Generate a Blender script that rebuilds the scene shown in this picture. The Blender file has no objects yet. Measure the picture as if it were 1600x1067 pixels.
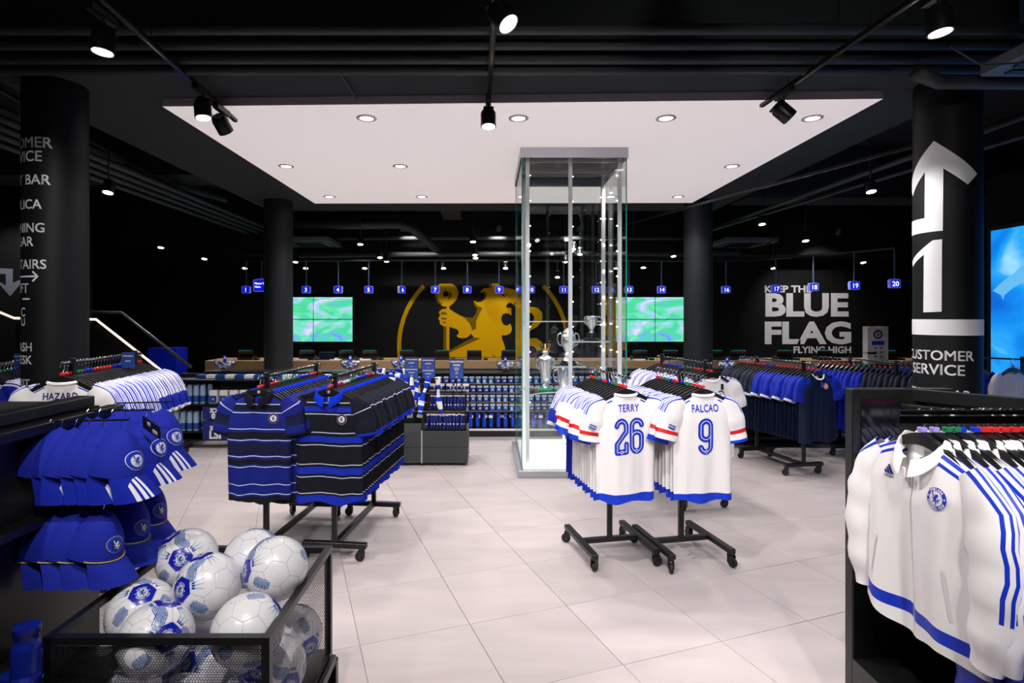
import bpy, bmesh, math, random
from math import sin, cos, pi, radians, sqrt, atan2
from mathutils import Vector, Matrix, noise
rnd = random.Random(7)
C = bpy.context.scene.collection
SC = bpy.context.scene

# ------------------------------------------------------------------ camera, world, exposure, lights
cam = bpy.data.cameras.new('camera'); cam_o = bpy.data.objects.new('camera', cam); C.objects.link(cam_o)
cam.sensor_width = 36; cam.lens = 880/1600*36; cam.shift_x = 37/1600; cam.shift_y = -40.5/1600
cam.clip_start = .05; cam.clip_end = 80
cam_o.location = (0, 0, 1.7); cam_o.rotation_euler = (pi/2, 0, 0)
SC.camera = cam_o
SC.view_settings.view_transform = 'Standard'; SC.view_settings.look = 'None'
SC.view_settings.exposure = 0.9; SC.view_settings.gamma = 1; SC.view_settings.use_curve_mapping = False
w = bpy.data.worlds.new('world'); SC.world = w; w.use_nodes = True
w.node_tree.nodes['Background'].inputs[0].default_value = (.5, .55, .65, 1)
w.node_tree.nodes['Background'].inputs[1].default_value = .03
SC.cycles.max_bounces = 8; SC.cycles.transparent_max_bounces = 24; SC.cycles.sample_clamp_indirect = 4
SC.cycles.caustics_reflective = False; SC.cycles.caustics_refractive = False
P_DOWN = 46      # recessed downlights
P_TRACK = 58     # track heads seen in the photo
P_FRONT = 70     # unseen track heads added behind the camera as front fill
P_BACK = 52      # downlights over the back of the shop
PANEL_E = .245
def spot(name, loc, target, power, ang=100, blend=.6, size=.05, col=(1, .95, .92)):
    l = bpy.data.lights.new(name, 'SPOT'); l.energy = power; l.spot_size = radians(ang); l.spot_blend = blend
    l.shadow_soft_size = size; l.color = col
    o = bpy.data.objects.new(name, l); C.objects.link(o); o.location = loc
    d = Vector(target) - Vector(loc)
    o.rotation_euler = d.to_track_quat('-Z', 'Y').to_euler()
    return o

# ------------------------------------------------------------------ helpers
def PX(px, z): return (px-763)*z/880
def PH(py, z): return 1.7-(py-493)*z/880
def srgb(r, g, b):
    f = lambda c: c/12.92 if c <= .04045 else ((c+.055)/1.055)**2.4
    return (f(r/255), f(g/255), f(b/255), 1)
MATS = {}
def mat(name, col, rough=.6, metal=0, emis=None, es=1, spec=.5, coat=0, noise_amt=0, noise_scale=8, bump=0, bump_scale=200):
    if name in MATS: return MATS[name]
    m = bpy.data.materials.new(name); m.use_nodes = True; nt = m.node_tree; b = nt.nodes['Principled BSDF']
    c = srgb(*col)
    b.inputs['Base Color'].default_value = c; b.inputs['Roughness'].default_value = rough
    b.inputs['Metallic'].default_value = metal; b.inputs['Specular IOR Level'].default_value = spec
    b.inputs['Coat Weight'].default_value = coat
    if emis: b.inputs['Emission Color'].default_value = srgb(*emis); b.inputs['Emission Strength'].default_value = es
    if noise_amt:
        tc = nt.nodes.new('ShaderNodeTexCoord'); n = nt.nodes.new('ShaderNodeTexNoise'); n.inputs['Scale'].default_value = noise_scale
        n.inputs['Detail'].default_value = 5
        mx = nt.nodes.new('ShaderNodeMix'); mx.data_type = 'RGBA'
        mx.inputs['A'].default_value = tuple(x*(1-noise_amt) for x in c[:3])+(1,); mx.inputs['B'].default_value = tuple(min(1, x*(1+noise_amt)) for x in c[:3])+(1,)
        nt.links.new(tc.outputs['Object'], n.inputs['Vector']); nt.links.new(n.outputs['Fac'], mx.inputs['Factor']); nt.links.new(mx.outputs['Result'], b.inputs['Base Color'])
    if bump:
        tc = nt.nodes.new('ShaderNodeTexCoord'); n = nt.nodes.new('ShaderNodeTexNoise'); n.inputs['Scale'].default_value = bump_scale
        bp = nt.nodes.new('ShaderNodeBump'); bp.inputs['Strength'].default_value = bump; bp.inputs['Distance'].default_value = .002
        nt.links.new(tc.outputs['Object'], n.inputs['Vector']); nt.links.new(n.outputs['Fac'], bp.inputs['Height']); nt.links.new(bp.outputs['Normal'], b.inputs['Normal'])
    MATS[name] = m; return m
def zmat(name, base, zones, rough=.75, bump=.25, sheen=.0):
    """cloth with printed / knitted zones: zones = [(colour, [(axis, lo, hi), ...]), ...]; axis x y z (object), u v (UV), a-prefix = absolute, %p = repeat"""
    if name in MATS: return MATS[name]
    m = bpy.data.materials.new(name); m.use_nodes = True; nt = m.node_tree; N = nt.nodes; Lk = nt.links.new; b = N['Principled BSDF']
    tc = N.new('ShaderNodeTexCoord'); so = N.new('ShaderNodeSeparateXYZ'); su = N.new('ShaderNodeSeparateXYZ')
    Lk(tc.outputs['Object'], so.inputs[0]); Lk(tc.outputs['UV'], su.inputs[0])
    def mth(op, a, bb=None):
        n = N.new('ShaderNodeMath'); n.operation = op
        for i, v in enumerate((a, bb)):
            if v is None: continue
            if isinstance(v, (int, float)): n.inputs[i].default_value = v
            else: Lk(v, n.inputs[i])
        return n.outputs[0]
    cache = {}
    def ax(a):
        if a in cache: return cache[a]
        per = None; k = a
        if '%' in k: k, per = k.split('%'); per = float(per)
        ab = k.startswith('a'); k = k[-1]
        s = so.outputs['XYZ'.index(k.upper())] if k in 'xyz' else su.outputs['uv'.index(k)]
        if ab: s = mth('ABSOLUTE', s)
        if per:
            n = N.new('ShaderNodeMath'); n.operation = 'FLOORED_MODULO'; Lk(s, n.inputs[0]); n.inputs[1].default_value = per; s = n.outputs[0]
        cache[a] = s; return s
    cur = None; c0 = srgb(*base)
    for col, conds in zones:
        f = None
        for (a, lo, hi) in conds:
            g = mth('MULTIPLY', mth('GREATER_THAN', ax(a), lo), mth('LESS_THAN', ax(a), hi))
            f = g if f is None else mth('MULTIPLY', f, g)
        mx = N.new('ShaderNodeMix'); mx.data_type = 'RGBA'
        Lk(f, mx.inputs['Factor'])
        if cur is None: mx.inputs['A'].default_value = c0
        else: Lk(cur, mx.inputs['A'])
        mx.inputs['B'].default_value = srgb(*col); cur = mx.outputs['Result']
    if cur is None: b.inputs['Base Color'].default_value = c0
    else: Lk(cur, b.inputs['Base Color'])
    b.inputs['Roughness'].default_value = rough; b.inputs['Specular IOR Level'].default_value = .3
    b.inputs['Sheen Weight'].default_value = sheen
    n = N.new('ShaderNodeTexNoise'); n.inputs['Scale'].default_value = 7; n.inputs['Detail'].default_value = 1.5
    mp = N.new('ShaderNodeMapping'); mp.inputs['Scale'].default_value = (1.6, 1.6, .45)
    bp = N.new('ShaderNodeBump'); bp.inputs['Strength'].default_value = bump; bp.inputs['Distance'].default_value = .03
    Lk(tc.outputs['Object'], mp.inputs[0]); Lk(mp.outputs[0], n.inputs['Vector']); Lk(n.outputs['Fac'], bp.inputs['Height']); Lk(bp.outputs['Normal'], b.inputs['Normal'])
    MATS[name] = m; return m
def glassmat(name, tint=(.975, .995, .985), rough=.0, refl=1.0):
    if name in MATS: return MATS[name]
    m = bpy.data.materials.new(name); m.use_nodes = True; nt = m.node_tree; nt.nodes.clear()
    o = nt.nodes.new('ShaderNodeOutputMaterial'); t = nt.nodes.new('ShaderNodeBsdfTransparent'); g = nt.nodes.new('ShaderNodeBsdfGlossy')
    lw = nt.nodes.new('ShaderNodeLayerWeight'); mx = nt.nodes.new('ShaderNodeMixShader')
    fr = nt.nodes.new('ShaderNodeMath'); fr.operation = 'POWER'; fr.inputs[1].default_value = 4; nt.links.new(lw.outputs['Facing'], fr.inputs[0])
    ml = nt.nodes.new('ShaderNodeMath'); ml.operation = 'MULTIPLY_ADD'; ml.inputs[1].default_value = .6*refl; ml.inputs[2].default_value = .035*refl
    t.inputs[0].default_value = (*tint, 1); g.inputs['Roughness'].default_value = rough
    nt.links.new(fr.outputs[0], ml.inputs[0]); nt.links.new(ml.outputs[0], mx.inputs[0]); nt.links.new(t.outputs[0], mx.inputs[1]); nt.links.new(g.outputs[0], mx.inputs[2]); nt.links.new(mx.outputs[0], o.inputs[0])
    MATS[name] = m; return m

BLACK = mat('black_paint', (22, 24, 25), .55)
DARK = mat('dark_wall', (13, 14, 16), .7, spec=.3)
CEIL = mat('dark_ceiling', (38, 42, 44), .8, spec=.2, noise_amt=.3, noise_scale=3)
PIPE = mat('dark_pipe', (54, 58, 60), .5)
METAL = mat('black_metal', (17, 18, 19), .38, spec=.45)
WHITE = mat('white', (232, 228, 228), .5)
CHROME = mat('chrome', (220, 220, 222), .12, 1)
ALU = mat('aluminium', (185, 188, 195), .35, .7)
PLASTIC = mat('black_plastic', (20, 21, 23), .35)
BLUE = mat('blue', (6, 50, 205), .6, spec=.3)
NAVY = mat('navy', (14, 22, 70), .6)
RED = mat('red', (215, 30, 30), .5)
GREEN = mat('green', (10, 120, 70), .5)
LILAC = mat('lilac', (165, 145, 225), .5)
RUBBER = mat('rubber', (16, 16, 17), .6)
LETTER = mat('lettering', (242, 243, 247), .5)
LED = mat('led', (255, 250, 240), .5, emis=(255, 248, 238), es=14)
LENS = mat('lamp_lens', (255, 250, 240), .5, emis=(255, 246, 238), es=7)

def mesh(name, verts, faces, mats, smooth=False, mi=None, uv=None):
    me = bpy.data.meshes.new(name); me.from_pydata([tuple(v) for v in verts], [], faces)
    if not isinstance(mats, (list, tuple)): mats = [mats]
    for m in mats: me.materials.append(m)
    if mi is not None: me.polygons.foreach_set('material_index', mi)
    if smooth: me.polygons.foreach_set('use_smooth', [True]*len(me.polygons))
    if uv is not None:
        l = me.uv_layers.new(name='uv'); idx = [0]*len(me.loops); me.loops.foreach_get('vertex_index', idx)
        flat = []
        for i in idx: flat += uv[i]
        l.data.foreach_set('uv', flat)
    me.update(); return me
class MB:
    """collects simple solids into one mesh"""
    def __init__(s): s.v = []; s.f = []; s.mi = []
    def add(s, vs, fs, m=0):
        o = len(s.v); s.v += [tuple(v) for v in vs]; s.f += [tuple(i+o for i in f) for f in fs]; s.mi += [m]*len(fs)
    def box(s, x0, x1, y0, y1, z0, z1, m=0):
        s.add([(x0, y0, z0), (x1, y0, z0), (x1, y1, z0), (x0, y1, z0), (x0, y0, z1), (x1, y0, z1), (x1, y1, z1), (x0, y1, z1)],
              [(0, 3, 2, 1), (4, 5, 6, 7), (0, 1, 5, 4), (1, 2, 6, 5), (2, 3, 7, 6), (3, 0, 4, 7)], m); return s
    def bar(s, a, b, w, h, m=0):
        """box bar from a to b, w wide (horizontal), h high"""
        a = Vector(a); b = Vector(b); d = (b-a).normalized(); up = Vector((0, 0, 1))
        if abs(d.z) > .99: up = Vector((0, 1, 0))
        r = d.cross(up).normalized()*w/2; u = r.cross(d).normalized()*h/2
        vs = [a-r-u, a+r-u, a+r+u, a-r+u, b-r-u, b+r-u, b+r+u, b-r+u]
        s.add(vs, [(0, 1, 2, 3), (7, 6, 5, 4), (0, 4, 5, 1), (1, 5, 6, 2), (2, 6, 7, 3), (3, 7, 4, 0)], m); return s
    def tube(s, pts, r, n=8, m=0, closed=False, cap=True):
        pts = [Vector(p) for p in pts]; k = len(pts); rs = r if isinstance(r, (list, tuple)) else [r]*k
        vs = []; ref = None
        for i, p in enumerate(pts):
            if closed: t = pts[(i+1) % k]-pts[i-1]
            else: t = pts[min(i+1, k-1)]-pts[max(i-1, 0)]
            t.normalize()
            if ref is None:
                ref = Vector((0, 0, 1)) if abs(t.z) < .9 else Vector((1, 0, 0))
            a = (ref - t*ref.dot(t)).normalized(); ref = a; bq = t.cross(a)
            for j in range(n):
                th = 2*pi*j/n; vs.append(p+(a*cos(th)+bq*sin(th))*rs[i])
        fs = []
        for i in range(k if closed else k-1):
            i2 = (i+1) % k
            for j in range(n): fs.append((i*n+j, i*n+(j+1) % n, i2*n+(j+1) % n, i2*n+j))
        if cap and not closed: fs += [tuple(range(n))[::-1], tuple((k-1)*n+j for j in range(n))]
        s.add(vs, fs, m); return s
    def lathe(s, prof, n=24, c=(0, 0, 0), m=0, M=None):
        vs = []
        for (r, z) in prof:
            for j in range(n):
                v = Vector((r*cos(2*pi*j/n), r*sin(2*pi*j/n), z))
                if M: v = M @ v
                vs.append(v+Vector(c))
        fs = [(i*n+j, i*n+(j+1) % n, (i+1)*n+(j+1) % n, (i+1)*n+j) for i in range(len(prof)-1) for j in range(n)]
        s.add(vs, fs, m); return s
    def poly(s, pts, y, m=0):
        """flat outline (x, z) at depth y, triangulated"""
        from mathutils.geometry import tessellate_polygon
        v3 = [Vector((p[0], p[1], 0)) for p in pts]; tr = tessellate_polygon([v3])
        s.add([(p[0], y, p[1]) for p in pts], [t for t in tr], m); return s
    def me(s, name, mats, smooth=False): return mesh(name, s.v, s.f, mats, smooth, s.mi)
def auto_smooth(me, ang=40):
    bm = bmesh.new(); bm.from_mesh(me)
    for f in bm.faces: f.smooth = True
    for e in bm.edges:
        if len(e.link_faces) != 2 or e.calc_face_angle(0) > radians(ang): e.smooth = False
    bm.to_mesh(me); bm.free(); return me
def obj(name, me, parent=None, loc=None, rot=None, label=None, cat=None, group=None, kind=None, scale=None):
    o = bpy.data.objects.new(name, me); C.objects.link(o)
    if parent: o.parent = parent
    if loc: o.location = loc
    if rot: o.rotation_euler = rot
    if scale: o.scale = scale
    if label: o['label'] = label
    if cat: o['category'] = cat
    if group: o['group'] = group
    if kind: o['kind'] = kind
    return o
def T(name, me=None, parts=(), label=None, loc=None, rot=None): return dict(name=name, me=me, parts=parts, label=label, loc=loc, rot=rot)
def inst(t, parent=None, **k):
    """one copy of a thing with copies of its parts and sub-parts, sharing mesh data"""
    kw = dict(loc=t['loc'], rot=t['rot'], label=t['label']); kw.update(k)
    o = obj(t['name'], t['me'], parent, **kw)
    for p in t['parts']: inst(p, o)
    return o
def bevel(me, w=.004, seg=2):
    bm = bmesh.new(); bm.from_mesh(me)
    bmesh.ops.bevel(bm, geom=bm.edges[:], offset=w, segments=seg, affect='EDGES', clamp_overlap=True)
    bm.to_mesh(me); bm.free(); return me
ORD = ['first', 'second', 'third', 'fourth', 'fifth', 'sixth', 'seventh', 'eighth', 'ninth', 'tenth', 'eleventh', 'twelfth', 'thirteenth', 'fourteenth', 'fifteenth', 'sixteenth', 'seventeenth', 'eighteenth', 'nineteenth', 'twentieth',
       'twenty-first', 'twenty-second', 'twenty-third', 'twenty-fourth', 'twenty-fifth', 'twenty-sixth', 'twenty-seventh', 'twenty-eighth', 'twenty-ninth', 'thirtieth', 'thirty-first', 'thirty-second', 'thirty-third', 'thirty-fourth', 'thirty-fifth']

# text as flat meshes (x right, z up), cached
TX = {}
def text_raw(s, size, off=.0, align='CENTER', sx=1.0, space=1.0):
    key = (s, size, off, align, sx, space)
    if key not in TX:
        cu = bpy.data.curves.new('t', 'FONT'); cu.body = s; cu.size = size; cu.offset = off; cu.align_x = align; cu.resolution_u = 3
        cu.space_character = space; cu.space_line = .9
        o = bpy.data.objects.new('t', cu); C.objects.link(o); dg = bpy.context.evaluated_depsgraph_get()
        me = bpy.data.meshes.new_from_object(o.evaluated_get(dg))
        TX[key] = ([(v.co.x*sx, v.co.y) for v in me.vertices], [tuple(p.vertices) for p in me.polygons])
        bpy.data.objects.remove(o); bpy.data.curves.remove(cu); bpy.data.meshes.remove(me)
    return TX[key]
def drape(parts, mats, name, fn, step=.02, zstep=None):
    """parts = [(verts2d, faces, mat index)], cut on a grid and laid on a surface by fn(x, z, layer)"""
    V = []; F = []; MI = []
    for (vs, fs, mi, lay) in parts:
        bm = bmesh.new(); bv = [bm.verts.new((x, 0, z)) for x, z in vs]
        for f in fs:
            try: bm.faces.new([bv[i] for i in f])
            except ValueError: pass
        if step:
            xs = [v[0] for v in vs]; zs = [v[1] for v in vs]
            for axis, lo, hi, st in ((0, min(xs), max(xs), step), (2, min(zs), max(zs), zstep if zstep is not None else step)):
                if not st: continue
                k = math.floor(lo/st)+1
                while k*st < hi:
                    co = [0, 0, 0]; co[axis] = k*st; no = [0, 0, 0]; no[axis] = 1
                    bmesh.ops.bisect_plane(bm, geom=bm.verts[:]+bm.edges[:]+bm.faces[:], plane_co=co, plane_no=no); k += 1
        bm.verts.index_update(); o = len(V)
        V += [fn(v.co.x, v.co.z, lay) for v in bm.verts]
        for f in bm.faces: F.append(tuple(v.index+o for v in f.verts)); MI.append(mi)
        bm.free()
    return mesh(name, V, F, mats, False, MI)
def shift2(raw, dx=0, dz=0, sc=1): return ([(x*sc+dx, z*sc+dz) for x, z in raw[0]], raw[1])
def disc2(r, n=40, r0=0, cx=0, cz=0):
    if r0 == 0: return ([(cx+r*cos(2*pi*i/n), cz+r*sin(2*pi*i/n)) for i in range(n)], [tuple(range(n))])
    return ([(cx+q*cos(2*pi*i/n), cz+q*sin(2*pi*i/n)) for q in (r0, r) for i in range(n)], [(i, (i+1) % n, n+(i+1) % n, n+i) for i in range(n)])
def poly2(pts):
    from mathutils.geometry import tessellate_polygon
    return ([tuple(p) for p in pts], [tuple(t) for t in tessellate_polygon([[Vector((p[0], p[1], 0)) for p in pts]])])
def ribbon2(pts, w, closed=False):
    """thick stroke along 2D points with round joins"""
    V = []; F = []
    k = len(pts)
    for i in range(k-1+closed):
        a = Vector(pts[i]); b = Vector(pts[(i+1) % k]); d = b-a
        if d.length < 1e-6: continue
        d.normalize(); n = Vector((-d.y, d.x))*w/2; o = len(V)
        V += [tuple(a-n), tuple(b-n), tuple(b+n), tuple(a+n)]; F.append((o, o+1, o+2, o+3))
    for p in pts:
        o = len(V); V += [(p[0]+w/2*cos(j*pi/5), p[1]+w/2*sin(j*pi/5)) for j in range(10)]; F.append(tuple(range(o, o+10)))
    return (V, F)
LION = [(530, 455), (560, 450), (575, 480), (560, 500), (575, 525), (610, 545), (645, 500), (680, 495), (710, 520), (690, 545), (705, 560), (665, 580), (650, 610), (660, 650), (640, 670), (660, 700), (665, 740), (650, 770), (615, 765), (640, 740), (620, 700), (600, 665), (575, 690), (575, 720), (520, 705), (550, 700), (570, 660), (590, 625), (525, 605), (520, 590), (590, 585), (600, 570), (545, 540), (535, 500), (545, 480)]
LTAIL = [(650, 640), (730, 620), (725, 590), (755, 595), (745, 630), (715, 650), (700, 680), (715, 700), (690, 705), (680, 680)]
def crest_parts(r, rim, ring, centre, lion, txt=None, L0=0):
    """round club badge: rim disc, ring, centre disc, rampant lion, letters round the ring. colours are material indices"""
    k = r/285
    P = [(*disc2(r*1.05), rim, L0), (*disc2(r), ring, L0+1), (*disc2(r*.66), centre, L0+2)]
    for pl in (LION, LTAIL): P.append((*poly2([((x-632)*k*1.05, -(y-610)*k*1.05) for x, y in pl]), lion, L0+3))
    if txt is not None:
        for word, a0, da, flip in (('CHELSEA', 130, -13.5, 1), ('FOOTBALL CLUB', 205, 10.6, -1)):
            for i, ch in enumerate(word):
                if ch == ' ': continue
                raw = text_raw(ch, r*.3, r*.012); a = radians(a0+da*i); rr = r*(.73 if flip > 0 else .93)
                t = a-pi/2 if flip > 0 else a+pi/2
                P.append(([(rr*cos(a)+x*cos(t)-z*sin(t), rr*sin(a)+x*sin(t)+z*cos(t)) for x, z in raw[0]], raw[1], txt, L0+2))
        for a in (8, 172):
            P.append((*disc2(r*.09, 8, 0, r*.83*cos(radians(a)), r*.83*sin(radians(a))), txt, L0+2))
    return P
# ------------------------------------------------------------------ the setting
RX0, RX1, RY0, RY1, RH = -9.8, 9.6, -3.2, 12.4, 4.3
floor_me = MB().box(RX0, RX1, RY0, RY1, -.1, -.006).me('floor', mat('grout', (172, 163, 162), .8))
floor = obj('floor', floor_me, kind='structure')
def tile_mat(i):
    name = 'floor_tile_%d' % i
    if name in MATS: return MATS[name]
    sh = (0, -2, 2, -4)[i]
    m = mat(name, (186+sh, 176+sh, 176+sh), .42, spec=.3); nt = m.node_tree; b = nt.nodes['Principled BSDF']
    tc = nt.nodes.new('ShaderNodeTexCoord'); mp = nt.nodes.new('ShaderNodeMapping'); mp.inputs['Rotation'].default_value = (0, 0, radians(6)); mp.inputs['Scale'].default_value = (1.1, 4.2, 1)
    gi = nt.nodes.new('ShaderNodeNewGeometry'); n = nt.nodes.new('ShaderNodeTexNoise'); n.inputs['Scale'].default_value = 1.5; n.inputs['Detail'].default_value = 7; n.inputs['Distortion'].default_value = .6
    r = nt.nodes.new('ShaderNodeValToRGB'); c = b.inputs['Base Color'].default_value
    r.color_ramp.elements[0].position = .3; r.color_ramp.elements[1].position = .7
    r.color_ramp.elements[0].color = tuple(x*.9 for x in c[:3])+(1,); r.color_ramp.elements[1].color = tuple(min(1, x*1.04) for x in c[:3])+(1,)
    nt.links.new(gi.outputs['Position'], mp.inputs[0]); nt.links.new(mp.outputs[0], n.inputs['Vector']); nt.links.new(n.outputs['Fac'], r.inputs[0]); nt.links.new(r.outputs[0], b.inputs['Base Color'])
    return m
TA = radians(19.5); TU = Vector((cos(TA), sin(TA))); TV = Vector((-sin(TA), cos(TA))); T0 = Vector((-.102, 3.104)); TS = .595
tiles = []
for mi in range(4):
    e = TS/2-.0015
    me = MB().box(-e, e, -e, e, -.008, 0).me('tile', tile_mat(mi)); tiles.append(bevel(me, .0015, 1))
rest = MB(); near = []
for i in range(-26, 26):
    for j in range(-22, 26):
        c = T0+TU*((i+.5)*TS)+TV*((j+.5)*TS)
        if not (RX0-.1 < c.x < RX1+.1 and RY0-.1 < c.y < RY1+.1): continue
        near.append((c, (i*7+j*13+(i*j) % 5) % 4))
vis = [t for t in near if 2.4 < t[0].y < 8.2 and -(t[0].y*.62+.3) < t[0].x < t[0].y*.62+.6]
for c, k in near:
    if (c, k) in vis and len(vis) <= 300: obj('tile', tiles[k], floor, (c.x, c.y, 0), (0, 0, TA))
    else:
        e = TS/2-.0015; q = [c+TU*a*e+TV*b*e for a, b in ((-1, -1), (1, -1), (1, 1), (-1, 1))]
        if any(not (RX0 < p.x < RX1 and RY0 < p.y < RY1) for p in q): q = [Vector((min(max(p.x, RX0), RX1), min(max(p.y, RY0), RY1))) for p in q]
        rest.add([(p.x, p.y, 0) for p in q], [(0, 1, 2, 3)], k)
ro = obj('tile_field', rest.me('tile_field', [tile_mat(k) for k in range(4)]), floor, kind='stuff')
walls = {}
for nm, b in (('wall_back', (RX0, RX1, RY1, RY1+.15, 0, RH)), ('wall_left', (RX0-.15, RX0, RY0, RY1, 0, RH)), ('wall_right', (RX1, RX1+.15, RY0, RY1, 0, RH)), ('wall_front', (RX0, RX1, RY0-.15, RY0, 0, RH))):
    walls[nm] = obj(nm, MB().box(*b).me(nm, DARK), kind='structure')
ceiling = obj('ceiling', MB().box(RX0, RX1, RY0, RY1, RH, RH+.15).me('ceiling', CEIL), kind='structure')
# deep black beams between the soffit and the slab
soffit = obj('ceiling_soffit', MB().box(-3.85, 3.95, 4.19, 9.9, 3.54, 4.2).me('soffit', mat('soffit', (58, 63, 64), .85, spec=.2, noise_amt=.22, noise_scale=2.2)), kind='structure')
bm_ = MB().box(3.95, 9.6, 8.6, 9.2, 3.5, 4.3).box(-8, -3.85, 7.6, 8.2, 3.6, 4.3)
obj('trim_1', bm_.me('beam', CEIL), kind='structure')
obj('trim_2', MB().box(RX0, RX1, 11.6, 12.4, 2.95, 4.3).me('bulkhead', DARK), kind='structure')
# white ceiling panel under the soffit, partial glow added to its skin
pc = [(-2.76, 4.77), (3.225, 4.60), (3.2, 8.85), (-2.74, 8.9)]
zb, zt = 3.47, 3.539
panel_me = mesh('panel', [(x, y, zb) for x, y in pc]+[(x, y, zt) for x, y in pc], [(3, 2, 1, 0), (4, 5, 6, 7), (0, 1, 5, 4), (1, 2, 6, 5), (2, 3, 7, 6), (3, 0, 4, 7)],
    [mat('panel_skin', (235, 225, 224), .6, emis=(255, 243, 242), es=PANEL_E), mat('panel_edge', (190, 182, 196), .6)], mi=[0, 1, 1, 1, 1, 1])
panel = obj('ceiling_panel', panel_me, label='large white ceiling panel hung under the dark soffit', cat='ceiling panel')
# recessed downlights
dl = MB().lathe([(.088, 0), (.09, -.008), (.062, -.012), (.058, 0)], 24)
dl_ring = dl.me('trim_ring', WHITE, True)
dl_lens = MB().lathe([(.0, -.003), (.03, -.003), (.058, -.002)], 20).me('lens', LENS)
rows = [('front', 5.04, (-2.42, -1.09, .27, 1.59, 2.9)), ('middle', 6.66, (-2.39, -1.04, 1.5, 2.88)), ('rear', 8.37, (-2.36, -.99, .5, 1.82, 2.82))]
for rn, y, xs in rows:
    for i, x in enumerate(xs):
        o = obj('recessed_downlight', None, loc=(x, y, 3.47), label='%s round recessed downlight from the left in the %s row of the white ceiling panel' % (ORD[i], rn), cat='downlight', group='recessed downlights in the white panel')
        obj('trim_ring', dl_ring, o); obj('lens', dl_lens, o)
        spot('downlight_lamp', (x, y, 3.44), (x, y, 0), P_DOWN, 125, .8, .06)
# pillars
def pillar(x, y, r, top=3.54):
    me = MB().lathe([(r, 0), (r, top)], 64, (x, y, 0)).me('pillar', mat('pillar_paint', (19, 22, 24), .55, spec=.25) if y < 6 else mat('rear_pillar_tone', (40, 44, 46), .55, spec=.25)); auto_smooth(me)  # one paint in two tones: front pair darkened to offset its added spot
    return obj('pillar', me, kind='structure')
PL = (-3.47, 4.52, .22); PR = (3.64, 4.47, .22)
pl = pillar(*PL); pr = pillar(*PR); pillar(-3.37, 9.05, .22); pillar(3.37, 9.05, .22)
def cyl_hit(px, py, P):
    cx, cy, r = P; dx = (px-763)/880
    a = dx*dx+1; b = -2*(dx*cx+cy); c = cx*cx+cy*cy-r*r; D = b*b-4*a*c
    t = (-b-sqrt(max(D, 0)))/(2*a); x = t*dx; y = t
    return atan2(x-cx, -(y-cy))*r, PH(py, t)
def wrap(P):
    cx, cy, r = P
    return lambda s, z, lay: (cx+(r+.002)*sin(s/r), cy-(r+.002)*cos(s/r), z)
def sleeve_text(P, par, lines, left=True):
    for s, pxr, pyb, hpx in lines:
        sr, hb = cyl_hit(pxr, pyb, P); _, ht = cyl_hit(pxr, pyb-hpx, P)
        raw = text_raw(s, (ht-hb)/.72, 0, 'RIGHT', .95, 1.0); e_ = (ht-hb)*.022
        obj('lettering', drape([(*shift2(raw, sr+q, hb+r), 0, 0) for q in (-e_, 0, e_) for r in (-e_*.5, e_*.5)], [LETTER], 'lettering', wrap(P), .02, 0), par)
sleeve_text(PL, pl, [('1', 35, 193, 34), ('CUSTOMER', 82, 232, 17), ('SERVICE', 66, 252, 17), ('PRINT BAR', 79, 289, 16), ('REPLICA', 65, 326, 15), ('TRAINING', 71, 363, 15), ('WEAR', 52, 384, 15),
    ('STAIRS', 73, 420, 15), ('LIFT', 45, 457, 15), ('CASH', 51, 549, 14), ('DESK', 50, 569, 14), ('EXIT', 47, 606, 14), ('C', 40, 494, 14), ('U', 40, 509, 13)])
def arrow_right(P, par, px0, px1, py):
    a, h = cyl_hit(px0, py, P); b, _ = cyl_hit(px1, py, P)
    V, F = ribbon2([(a-.08, h), (b, h)], .012); V2, F2 = ribbon2([(b-.035, h+.035), (b, h), (b-.035, h-.035)], .012)
    obj('arrow', drape([(V, F, 0, 0), (V2, F2, 0, 0)], [LETTER], 'arrow', wrap(P), .02, 0), par)
arrow_right(PL, pl, 38, 59, 432)
a, h = cyl_hit(46, 467, PL); obj('dash', drape([(*ribbon2([(a-.07, h), (a, h)], .012), 0, 0)], [LETTER], 'dash', wrap(PL), .02, 0), pl)
def Z(X, Y): return cyl_hit(1410+X/5.93, 200+Y/5.93, PR)
def Z2(X, Y): return cyl_hit(1200+X/4, 340+Y/4, PR)
A = Z(293, 120); R1 = Z(690, 425); R2 = Z(603, 525); I = Z(380, 375); SB = Z(374, 950); SL = Z(210, 410); SL2 = Z(207, 835)
L1 = (2*A[0]-R1[0], R1[1]-.02); L2 = (2*A[0]-R2[0], R2[1]-.02)
FB = Z(110, 1008); FT = Z(110, 878)
IL = SL
obj('arrow', drape([(*poly2([A, R1, R2, I, SB, (SB[0]-.5, SB[1]-.005), (SB[0]-.5, SL2[1]-.005), SL2, IL, L2, L1]), 0, 0)], [LETTER], 'arrow', wrap(PR), .02, 0), pr)
obj('number_one', drape([(*poly2([Z2(1088, 135), Z2(1030, 142), Z2(960, 200), (Z2(908, 275)[0]-.02, Z2(908, 275)[1]), (Z2(912, 308)[0]-.02, Z2(912, 308)[1]), Z2(975, 232), Z2(972, 592), Z2(1085, 588)]), 0, 0)], [LETTER], 'number_one', wrap(PR), .02, 0), pr)
s0, hb = cyl_hit(1480, 524, PR); _, ht = cyl_hit(1480, 499, PR)
obj('stripe', drape([([(-.52, hb), (.33, hb), (.33, ht), (-.52, ht)], [(0, 1, 2, 3)], 0, 0)], [LETTER], 'stripe', wrap(PR), .015, 0), pr)
sleeve_text(PR, pr, [('CUSTOMER', 1521, 564, 16), ('SERVICE', 1508, 587, 17), ('PRINT BAR', 1517, 625, 15)])

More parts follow.
